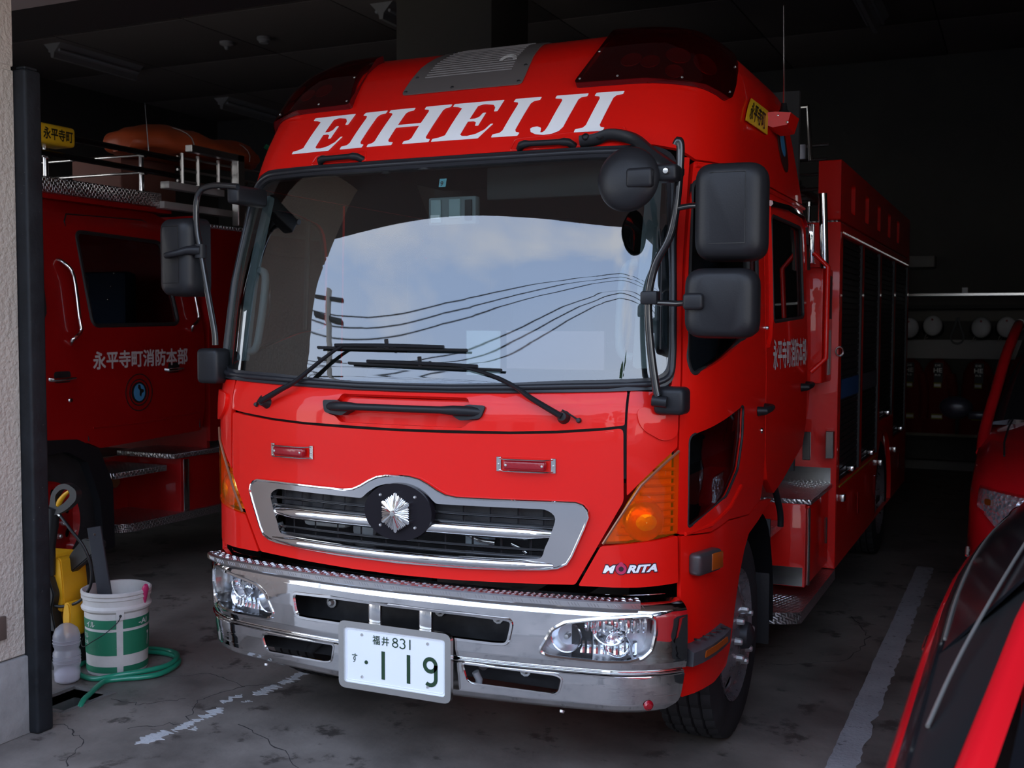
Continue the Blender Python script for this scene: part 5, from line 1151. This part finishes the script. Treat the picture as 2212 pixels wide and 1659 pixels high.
for s_ in (1,-1):
    X=lambda x:x if s_>0 else 5.4-x
    tube('roof_pillar',[(X(1.862),3.66,.94),(X(1.868),3.90,1.06),(X(1.915),4.2,1.27),(X(1.965),4.5,1.49),(X(2.02),4.85,1.66),(X(2.04),5.3,1.70),(X(2.04),6.2,1.68)],.035,CARRED,T4,8,sm=4)
    for y in (3.45,6.0): lathe('car_wheel',[(0,-.02),(.20,-.03),(.22,.0),(.31,.0),(.32,-.03),(.32,-.2),(0,-.2)],frame((X(1.815),y,.32),(-s_,0,0)),TYRE,T4,32)
    # headlamp
    def H4(a,z,off,s_=s_):  # wraps from flank to nose
        a=np.asarray(a,float); y=2.64+.26*np.clip((2.22-a)/.36,0,1)**2.4+np.maximum(0,z-.62)*.45; x=a
        return np.stack([x if s_>0 else 5.4-x,y-.02-np.asarray(off),z+0*a],-1)
    hl4=rnd([(1.875,.835,.01),(1.865,.735,.02),(1.93,.69),(2.02,.60,.02),(2.22,.66),(2.36,.76,.02),(2.30,.80),(2.05,.825)],.02,3)
    HL=spatch('headlamp',[hl4],H4,mat('far_lamp_reflector',(.95,.95,.97),.25,.8,bump=(40,.8,'voro')),T4,.005,.02,(.06,.05),label='clear headlamp')
    spatch('lens',[hl4],H4,GLASSC,HL,.03,.003,(.06,.05)); P=np.array(hl4); bm=bmesh.new(); V0=[bm.verts.new(p) for p in H4(P[:,0],P[:,1],.03)]; V1=[bm.verts.new(p+np.array([0,.25,0])) for p in H4(P[:,0],P[:,1],0.)]; [bm.faces.new((V0[i],V1[i],V1[(i+1)%len(V0)],V0[(i+1)%len(V0)])) for i in range(len(V0))]; fin(bm,'lamp_surround',CARRED,HL)
    for a,z,r in ((2.09,.72,.062),(2.21,.75,.04)):
        c=Vector(H4(np.array([a]),np.array([z]),.0)[0]); lathe('lamp_bowl',[(.01,.0),(r*.6,.008),(r,.028),(r*1.1,.02)],frame(c,(-.1,-1,0)),REFLR,HL,20)
    spatch('amber_bulb',[rect(1.905,.755,1.935,.785,.008)],H4,AMBD,HL,.012,.004,(.1,.1))
tube('bonnet_gap',[(2.02,4.0,1.115),(2.0,3.7,1.088),(1.985,3.35,1.035),(1.99,3.12,.985)],.006,DARK,T4,5)
tube('washer_jet',[(2.5,3.9,1.15),(2.5,3.87,1.16)],.01,PLAG,T4,6)
bm=bmesh.new(); sball(bm,(1.69,4.12,1.17),.10,1,.6,.72,n=12); abox(bm,1.76,1.90,4.09,4.14,1.10,1.15,.01,1); fin(bm,'door_mirror',mat('mirror_shell_black',(.012,.012,.016),.3,spec=.3),T4,60)
for y,z in ((4.30,1.18),): tube('cabin_grab',[(2.06,4.35,1.20),(2.10,4.6,1.40),(2.12,4.72,1.52)],.018,mat('grey_trim_dim',(.15,.16,.15),.6),T4,6)
# ------------------------------------------------------------------ bucket corner
BX,BY=-1.93,.665
BK=thing('bucket',(BX,BY,0),'white plastic pail with green print and black wire handle','bucket')
F=Matrix.Translation((BX,BY,0))
WP=mat('pail_plastic',(.62,.58,.54),.45,var=(7,.12),wear=(22,(.30,.25,.20),.66))
lathe('body',[(0,.006),(.138,.0),(.142,.01),(.150,.30),(.163,.312),(.165,.322),(.155,.335),(.157,.362),(.163,.366),(.163,.378),(.157,.380),(.165,.386),(.165,.398),(.158,.402),(.152,.398),(.148,.33),(.138,.02),(0,.018)],F,WP,BK,48)
GP=mat('pail_green_print',(.015,.17,.085),.5,wear=(30,(.50,.48,.44),.66))
vd=math.atan2(-3.44-BY,2.084-BX)
def cyl(a,z,off): # a = angle from the point facing the camera (rad), wraps the pail
    r=.1425+(z/.30)*.0075+np.asarray(off); return np.stack([BX+r*np.cos(vd+a),BY+r*np.sin(vd+a),z+0*a],-1)
for a0,a1 in ((-1.5,-.02),(.18,1.6),(1.8,3.0),(-3.0,-1.7)):
    for z0,z1 in ((.015,.045),(.10,.215),(.228,.272)):
        spatch('print_panel',[rect(a0,z0,a1,z1)],cyl,GP,BK,.0012,.0008,(.12,.2),smooth=60)
pale=mat('print_white',(.6,.6,.55),.5)
for s_,a,z,h,w in (('イル',-1.12,.236,.028,.38),('ドル',-1.36,.178,.026,.30),('は木',-1.36,.148,.022,.30),('-AI',.72,.236,.026,.40),('7',1.15,.12,.07,.12)):
    txt('print_text',s_,lambda A_,Z_,off,a=a,z=z:cyl(A_+a,Z_+z,off),h,w,pale,BK,off=.002,bold=.02,cell=(.12,.3))
tube('wire_handle',[tuple(cyl(np.array([a]),np.array([z]),o)[0]) for a,z,o in ((.10,.295,.008),(.02,.27,.03),(-.30,.22,.035),(-.75,.17,.03),(-1.2,.135,.02),(-1.8,.14,.02),(-2.4,.2,.02),(-3.04,.295,.008))],.0025,RUB,BK,6,sm=4)
spatch('handle_lug',[rect(-.02,.275,.20,.325)],cyl,WP,BK,.014,.012,(.1,.1))
lathe('lug_stud',[(0,.01),(.006,.008),(.007,0)],frame(cyl(np.array([.10]),np.array([.295]),.012)[0],(math.cos(vd),math.sin(vd),0)),RUB,BK,8)
# dark bar standing in the pail
bm=bmesh.new(); Fb=frame((-1.895,.62,.03),Vector((-.105,-.02,.66)),(.9,.4,0)); abox(bm,-.033,.033,-.008,.008,0,.68,.002,1,Fb)
SBR=thing('flat_bar',(-1.9,.62,.03),'long dark grey flat bar leaning out of the white pail','bar')
fin(bm,'bar',mat('dark_bar',(.035,.036,.042),.5,bump=(40,.1)),SBR)
for h in (.645,): lathe('bar_screw',[(0,.003),(.006,.002),(.007,0)],Fb@Matrix.Translation((0,0,h))@Matrix.Rotation(PI/2,4,'X')@Matrix.Translation((0,0,.008)),STEEL,SBR,8)
tube('bar_stripe',[Fb@Vector((.02,-.009,.05)),Fb@Vector((.02,-.009,.30))],.003,mat('bar_white',(.4,.4,.4),.5),SBR,4)
o=tube('brush_handle',[(-1.80,.70,.30),(-1.775,.69,.37),(-1.765,.685,.405),(-1.755,.68,.425)],[.010,.014,.017,.009],mat('pink_plastic',(.50,.03,.12),.35),None,10,sm=4); setp(o,'pink plastic handle sticking out of the pail rim','brush')
# clear bottle with white powder
BT=thing('plastic_bottle',(-1.985,.40,0),'clear plastic bottle with white powder in the bottom, beside the pail','bottle')
Fo=Matrix.Translation((-1.985,.40,0))
bp=[(0,.004),(.045,.0),(.058,.012),(.060,.05),(.057,.075),(.062,.09),(.062,.145),(.055,.155),(.055,.165),(.061,.178),(.061,.225),(.050,.255),(.030,.272),(.018,.278),(0,.280)]
lathe('shell',bp,Fo,glassy('clear_plastic',(.80,.78,.82),1.35,.12,base=(.62,.60,.62),basemix=.38),BT,28,smooth=60)
lathe('powder',[(0,.006),(.044,.004),(.055,.014),(.056,.045),(.040,.060),(0,.066)],Fo,mat('white_powder',(.75,.72,.76),.9),BT,24)
for z in (.10,.115,.13,.19,.205): lathe('bottle_rib',[(.0605,z-.003),(.0635,z),(.0605,z+.003)],Fo,MATS['clear_plastic'],BT,28)
# hose
HP=[(-1.66,.12,-.14),(-1.665,.15,-.03),(-1.68,.20,.016),(-1.72,.28,.016),(-1.77,.38,.016),(-1.79,.45,.016),(-1.74,.51,.016),(-1.685,.557,.016),(-1.64,.63,.016),(-1.65,.74,.016),(-1.70,.84,.016),(-1.80,.90,.016),(-1.93,.90,.016),(-2.05,.83,.016),(-2.11,.70,.016),(-2.08,.56,.016),(-1.98,.47,.016),(-1.86,.45,.016),(-1.76,.50,.034),(-1.68,.61,.036),(-1.66,.72,.034),(-1.71,.84,.034),(-1.82,.93,.022),(-1.98,.94,.016),(-2.15,.85,.016)]
HS=tube('garden_hose',HP,.0125,GRNH,None,10,sm=6,org=(-1.66,.12,0)); setp(HS,'green garden hose coiled round the pail and into the drain','hose')
# pressure washer with its trigger gun
YP_=mat('washer_yellow',(.70,.34,.01),.4); BP_=mat('washer_black',(.012,.012,.012),.45)
PWT=thing('pressure_washer',(-2.25,.60,0),'yellow and black pressure washer behind the black door post','pressure washer')
def wsh(nm,P,m,y,th):
    me=fill([rnd(P,.02,4)]); bm=bmesh.new(); bm.from_mesh(me); 
    for v in bm.verts: v.co=Vector((v.co.x,y,v.co.y))
    g=bmesh.ops.extrude_face_region(bm,geom=bm.faces[:]); bmesh.ops.translate(bm,verts=[v for v in g['geom'] if isinstance(v,bmesh.types.BMVert)],vec=(0,th,0)); bmesh.ops.recalc_face_normals(bm,faces=bm.faces)
    bmesh.ops.bevel(bm,geom=[e for e in bm.edges if e.calc_face_angle(0)>.8],offset=.006,segments=2,affect='EDGES'); return fin(bm,nm,m,PWT,40)
wsh('base',[(-2.46,.0),(-2.10,.0),(-2.09,.12),(-2.16,.20),(-2.46,.20)],BP_,.50,.28)
wsh('cowl',[(-2.46,.12),(-2.26,.13),(-2.23,.22),(-2.21,.35),(-2.20,.50),(-2.25,.545),(-2.46,.54)],YP_,.53,.20)
wsh('front_cover',[(-2.255,.04),(-2.155,.04),(-2.165,.20),(-2.19,.30),(-2.17,.37),(-2.21,.47),(-2.28,.47)],BP_,.50,.06)
wsh('side_wing',[(-2.20,.28),(-2.15,.28),(-2.15,.40),(-2.165,.54),(-2.20,.55),(-2.215,.42)],YP_,.54,.16)
wsh('wheel_cover',[(-2.135,.16),(-2.095,.16),(-2.085,.28),(-2.095,.335),(-2.125,.335),(-2.14,.27)],YP_,.52,.10)
bm=bmesh.new(); atube(bm,[(-2.215,.53,.46),(-2.205,.52,.60),(-2.175,.51,.72),(-2.155,.50,.80)],[.020,.022,.026,.030],10,flat=.8)
me=fill([rnd([(-2.185,.765),(-2.135,.765),(-2.06,.80),(-2.00,.85),(-2.00,.895),(-2.06,.925),(-2.12,.915),(-2.165,.87)],.03,5),rnd([(-2.135,.80),(-2.085,.825),(-2.04,.865),(-2.05,.895),(-2.10,.895),(-2.14,.86)],.02,5)])
b=bmesh.new(); b.from_mesh(me)
for v in b.verts: v.co=Vector((v.co.x,.49,v.co.y))
g=bmesh.ops.extrude_face_region(b,geom=b.faces[:]); bmesh.ops.translate(b,verts=[v for v in g['geom'] if isinstance(v,bmesh.types.BMVert)],vec=(0,.035,0)); mrg(bm,b); bmesh.ops.recalc_face_normals(bm,faces=bm.faces)
GN=fin(bm,'spray_gun',BP_,PWT,40)
tube('trigger',[(-2.135,.505,.81),(-2.12,.505,.835),(-2.09,.505,.865),(-2.06,.505,.885)],[.014,.014,.011,.008],YP_,GN,8,sm=3)
tube('hose_collar',[(-2.14,.50,.775),(-2.115,.50,.762)],.009,STEEL,GN,8)
tube('pressure_hose',[(-2.115,.50,.762),(-2.05,.50,.70),(-1.99,.52,.62),(-1.965,.54,.52),(-1.985,.55,.42),(-2.06,.55,.34),(-2.16,.53,.31),(-2.24,.50,.33)],.0075,BP_,PWT,8,sm=6)
wsh('hose_reel_arm',[(-2.22,.44),(-2.19,.44),(-1.97,.60),(-1.97,.63),(-2.08,.64),(-2.17,.55)],BP_,.60,.05)
wsh('lance_cradle',[(-2.45,.50),(-2.20,.44),(-2.16,.46),(-2.30,.55),(-2.45,.58)],BP_,.58,.03)
o=box('wall_switch_box',-1.622,-1.605,-.40,-.262,.42,.515,mat('rusty_box',(.10,.07,.055),.6),None,.004); setp(o,'small dark metal box fixed low on the stucco pillar','box')
o=box('loose_rag',-2.36,-2.30,.35,.38,1.22,1.30,mat('pale_cloth',(.5,.47,.40),.8),None,.01); bpy.data.objects.remove(o)
# ------------------------------------------------------------------ ceiling fittings
LW=mat('lamp_case',(.42,.40,.37),.5)
def lamp(x,y,z,label,first=[None]):
    if first[0] is None:
        t=thing('ceiling_lamp',(0,0,0),label,'light fitting','fluorescent fittings on the garage ceiling')
        bm=bmesh.new(); P=[(-.13,0),(.13,0),(.03,-.10),(.02,-.16),(-.02,-.16),(-.03,-.10)]
        A_=[bm.verts.new((a,0,b)) for a,b in P]; B_=[bm.verts.new((a,1.3,b)) for a,b in P]
        for i in range(6): bm.faces.new((A_[i],A_[(i+1)%6],B_[(i+1)%6],B_[i]))
        bm.faces.new(A_); bm.faces.new(B_); bmesh.ops.recalc_face_normals(bm,faces=bm.faces); fin(bm,'case',LW,t,20)
        for x_ in (-.075,.075): tube('tube_lamp',[(x_,.03,-.075),(x_,1.27,-.075)],.016,mat('tube_glass',(.5,.5,.48),.3),t,8)
        first[0]=t; t.location=(x,y,z); return t
    return copyt(first[0],(x,y,z),label)
lamp(-7.97,6.0,4.84,'unlit fluorescent fitting above the yellow roof sign')
lamp(-8.20,9.2,4.84,'unlit fluorescent fitting farthest back, above the orange tarpaulin')
lamp(-3.75,6.15,4.84,'unlit fluorescent fitting left of the ceiling column')
lamp(.60,7.4,4.84,'unlit fluorescent fitting above the antenna, top right')
for i,(x,y,l) in enumerate(((-6.14,6.77,'small cone-shaped fitting on the ceiling'),(-5.63,6.77,'small round fitting on the ceiling right of the cone'))):
    o=lathe('ceiling_detector',[(0,-.09),(.02,-.08),(.03,-.05),(.075,-.03),(.08,0)] if i==0 else [(0,-.07),(.05,-.065),(.06,-.04),(.075,-.03),(.075,0)],Matrix.Translation((x,y,4.84)),LW,None,20,org=(x,y,4.84)); setp(o,l,'detector')
# ------------------------------------------------------------------ gear along the back wall
YB=10.28
RK=thing('gear_rack',(1.5,YB+.2,0),'long dark rack on the back wall with turnout gear','rack')
box('top_pipe',.2,6.4,YB+.1,YB+.13,2.03,2.055,STEEL,RK); box('pipe_clip',1.40,1.46,YB+.08,YB+.12,2.06,2.12,WHITE,RK)
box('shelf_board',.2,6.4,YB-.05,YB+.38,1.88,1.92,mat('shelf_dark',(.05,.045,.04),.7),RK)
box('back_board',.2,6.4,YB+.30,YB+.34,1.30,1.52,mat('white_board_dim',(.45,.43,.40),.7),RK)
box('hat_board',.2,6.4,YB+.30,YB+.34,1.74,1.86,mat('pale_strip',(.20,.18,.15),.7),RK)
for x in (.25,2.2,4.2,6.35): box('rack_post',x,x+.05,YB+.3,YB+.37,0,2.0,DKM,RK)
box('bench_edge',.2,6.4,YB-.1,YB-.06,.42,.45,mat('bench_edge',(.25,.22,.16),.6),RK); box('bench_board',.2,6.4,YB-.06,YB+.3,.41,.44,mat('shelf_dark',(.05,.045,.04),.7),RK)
HEL=mat('helmet_white',(.80,.78,.76),.25)
def helmet(first=[None]):
    t=thing('helmet',(0,0,0),'','helmet','white helmets on the back rack'); bm=bmesh.new(); sball(bm,(0,0,0),.105,1,.9,1.12,n=12); fin(bm,'shell',HEL,t,60)
    bm=bmesh.new(); alathe(bm,[(.10,-.01),(.125,.0),(.125,.006),(.10,.004)],frame((0,.03,-.03),(0,.9,.4)),24); fin(bm,'brim',DKM,t)
    tube('chin_strap',[(-.07,.02,-.10),(-.09,.0,-.16),(-.05,.0,-.13)],.006,mat('strap_pale',(.4,.38,.34),.6),t,5); bm=bmesh.new(); sball(bm,(0,-.093,.07),.012,1,.3,1); fin(bm,'badge',REDLAMP,t); return t
h0=helmet(); hl_=[(.845,1.66,'white helmet at left end, half hidden by the fire engine'),(1.10,1.685,'white helmet second from the fire engine, left of the hanging loop'),(1.615,1.665,'white helmet right of the hanging loop'),(1.88,1.67,'white helmet nearest the red car pillar')]
h0.location=(hl_[0][0],YB,hl_[0][1]); h0['label']=hl_[0][2]
for x,z,l in hl_[1:]: copyt(h0,(x,YB,z),l)
o=tube('hanging_loop',[(1.36,YB,1.78),(1.33,YB,1.66),(1.295,YB,1.55),(1.33,YB,1.49),(1.40,YB,1.49),(1.435,YB,1.55),(1.40,YB,1.66),(1.37,YB,1.78)],.010,mat('loop_grey',(.16,.16,.155),.6),None,6,sm=4); setp(o,'grey loop of strap hanging between the helmets','strap')
JR=mat('jacket_red',(.16,.012,.008),.85,bump=(25,.4)); JY=mat('jacket_yellow_band',(.40,.36,.04),.6); JW=mat('reflective_tape',(.90,.88,.80),.4)
def jacket(x):
    t=thing('turnout_jacket',(x,YB+.05,0),'','jacket','turnout jackets hanging on the rack')
    bm=bmesh.new(); secs=[]
    for z,w,d in ((.42,.20,.09),(.70,.195,.09),(1.0,.18,.09),(1.15,.155,.085),(1.25,.11,.08),(1.30,.05,.05)):
        secs.append([bm.verts.new((x+w*math.cos(a)*(1+.06*math.sin(3*a+z*9)),YB+.05+d*math.sin(a)*(1+.12*math.sin(5*a+z*4)),z)) for a in np.linspace(0,2*PI,21)[:-1]])
    for A_,B_ in zip(secs,secs[1:]):
        for j in range(20): bm.faces.new((A_[j],A_[(j+1)%20],B_[(j+1)%20],B_[j]))
    bm.faces.new(secs[0]); bm.faces.new(secs[-1]); bmesh.ops.recalc_face_normals(bm,faces=bm.faces); fin(bm,'coat',JR,t,60)
    yf=YB-.075
    B1=sheet('black_panel',[rnd([(x-.04,1.02),(x+.05,1.02),(x+.055,1.26),(x-.045,1.26)],.01,2)],yf+.02,BLK,t,'Y',-1,.01)
    for s_,z,h,w in (('DE',1.22,.022,.06),('HE',1.15,.05,.09),('RS',1.11,.022,.06)):
        txt('back_print',s_,lambda A_,Z_,off,z=z,w=w:planeY(yf+.008,-1)(A_+x-w/2,Z_+z,off),h,w,JW,B1,off=.001,bold=.02)
    for z,w in ((1.02,.035),(.66,.055)):
        b_=box('yellow_band',x-w-.005,x+w+.005,yf-.012,yf+.02,z-.045,z+.015,JY,t,.002); box('reflective_tape',x-w,x+w,yf-.016,yf+.01,z-.03,z+.0,JW,b_)
    tube('sleeve',[(x+.13,YB+.02,1.12),(x+.17,YB-.02,.9),(x+.16,YB-.03,.62)],[.06,.055,.05],JR,t,10,sm=3)
    return t
j0=jacket(.86); j0['label']='dark red turnout jacket half hidden behind the fire engine'
for x,l in ((1.17,'dark red turnout jacket below the second helmet'),(1.60,'dark red turnout jacket left of the red car'),(1.98,'dark red turnout jacket behind the red car pillar')): copyt(j0,(x,YB+.05,0),l)
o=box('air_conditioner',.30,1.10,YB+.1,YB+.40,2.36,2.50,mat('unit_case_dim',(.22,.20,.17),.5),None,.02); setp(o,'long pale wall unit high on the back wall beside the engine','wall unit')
# ------------------------------------------------------------------ street seen only in the reflections
UP_=thing('utility_pole',(-12,-11.5,0),'concrete utility pole across the yard, seen mirrored in the windscreen','utility pole')
PC=mat('pole_concrete',(.38,.36,.33),.8)
tube('shaft',[(-12,-11.5,0),(-12,-11.5,9.0)],[.18,.11],PC,UP_,12)
for z in (8.7,8.2,7.4): box('crossarm',-12.8,-11.2,-11.55,-11.45,z-.04,z+.04,DKM,UP_)
bm=bmesh.new(); abox(bm,-11.85,-11.45,-11.7,-11.3,6.2,6.9,.05,2); fin(bm,'transformer',BROWNM,UP_)
WT=mat('cable_black',(.01,.01,.01),.6)
for i,(x,z) in enumerate(((-7.9,8.5),(-7.4,8.35),(-6.2,8.2),(-7.7,7.5),(-6.9,7.38),(-6.3,7.26))):
    bm=bmesh.new(); atube(bm,[(-34+k*5.5,-11.5-(i%3)*.12,z-.35*math.sin(PI*((k*5.5)%27.5)/27.5)) for k in range(12)],.014,4); o=fin(bm,'overhead_cable',WT,None); setp(o,('%s black overhead cable %s, mirrored in the windscreen'%(('upper','middle','lower')[i%3],'of the high set near the pole top' if i<3 else 'of the low set below the crossarms')),'cable','overhead cables')
def house(x0,x1,y0,y1,h,col,rc,label):
    t=thing('house',((x0+x1)/2,(y0+y1)/2,0),label,'building'); box('wall',x0,x1,y0,y1,0,h,mat('house_'+label[:6],col,.8),t)
    bm=bmesh.new(); ym=(y0+y1)/2; v=[bm.verts.new(p) for p in ((x0-.5,y0-.5,h),(x1+.5,y0-.5,h),(x1+.5,y1+.5,h),(x0-.5,y1+.5,h),(x0-.5,ym,h+1.6),(x1+.5,ym,h+1.6))]
    for f in ((0,1,5,4),(3,2,5,4),(0,3,4),(1,2,5),(0,1,2,3)): bm.faces.new([v[i] for i in f])
    bmesh.ops.recalc_face_normals(bm,faces=bm.faces); fin(bm,'roof',mat('roof_'+label[:6],rc,.7),t,0)
    for k in range(int((x1-x0)/2.2)):
        for z in (1.0,4.0): w=box('window',x0+.7+k*2.2,x0+1.9+k*2.2,y1,y1+.04,z,z+1.2,mat('window_dark',(.05,.06,.07),.15),t)
house(-17,-9.5,-26,-19,6.8,(.55,.50,.44),(.10,.10,.11),'cream house across the street')
house(-8.5,2.5,-26,-19,6.2,(.40,.38,.36),(.14,.07,.05),'grey house across the street')
house(5.5,15,-26,-19,7.0,(.60,.58,.55),(.09,.09,.10),'white house across the street')
bm=bmesh.new(); rr_=random.Random(9)
for k in range(40): sball(bm,(4.2+rr_.gauss(0,.5),-16.5+rr_.gauss(0,.5),5.6+rr_.gauss(0,1.1)),rr_.uniform(.2,.45),n=4)
TR=thing('garden_tree',(4.2,-16.5,0),'small dark tree across the street','tree'); fin(bm,'crown',mat('leaf_dark',(.03,.07,.02),.9),TR,0); tube('trunk',[(4.2,-16.5,0),(4.2,-16.5,5.2)],.16,mat('bark',(.10,.07,.05),.9),TR,8)
# nothing is left pointing at a missing material
for o in list(SC.objects):
    if o.type=='MESH' and not o.data.materials: o.data.materials.append(DKM)
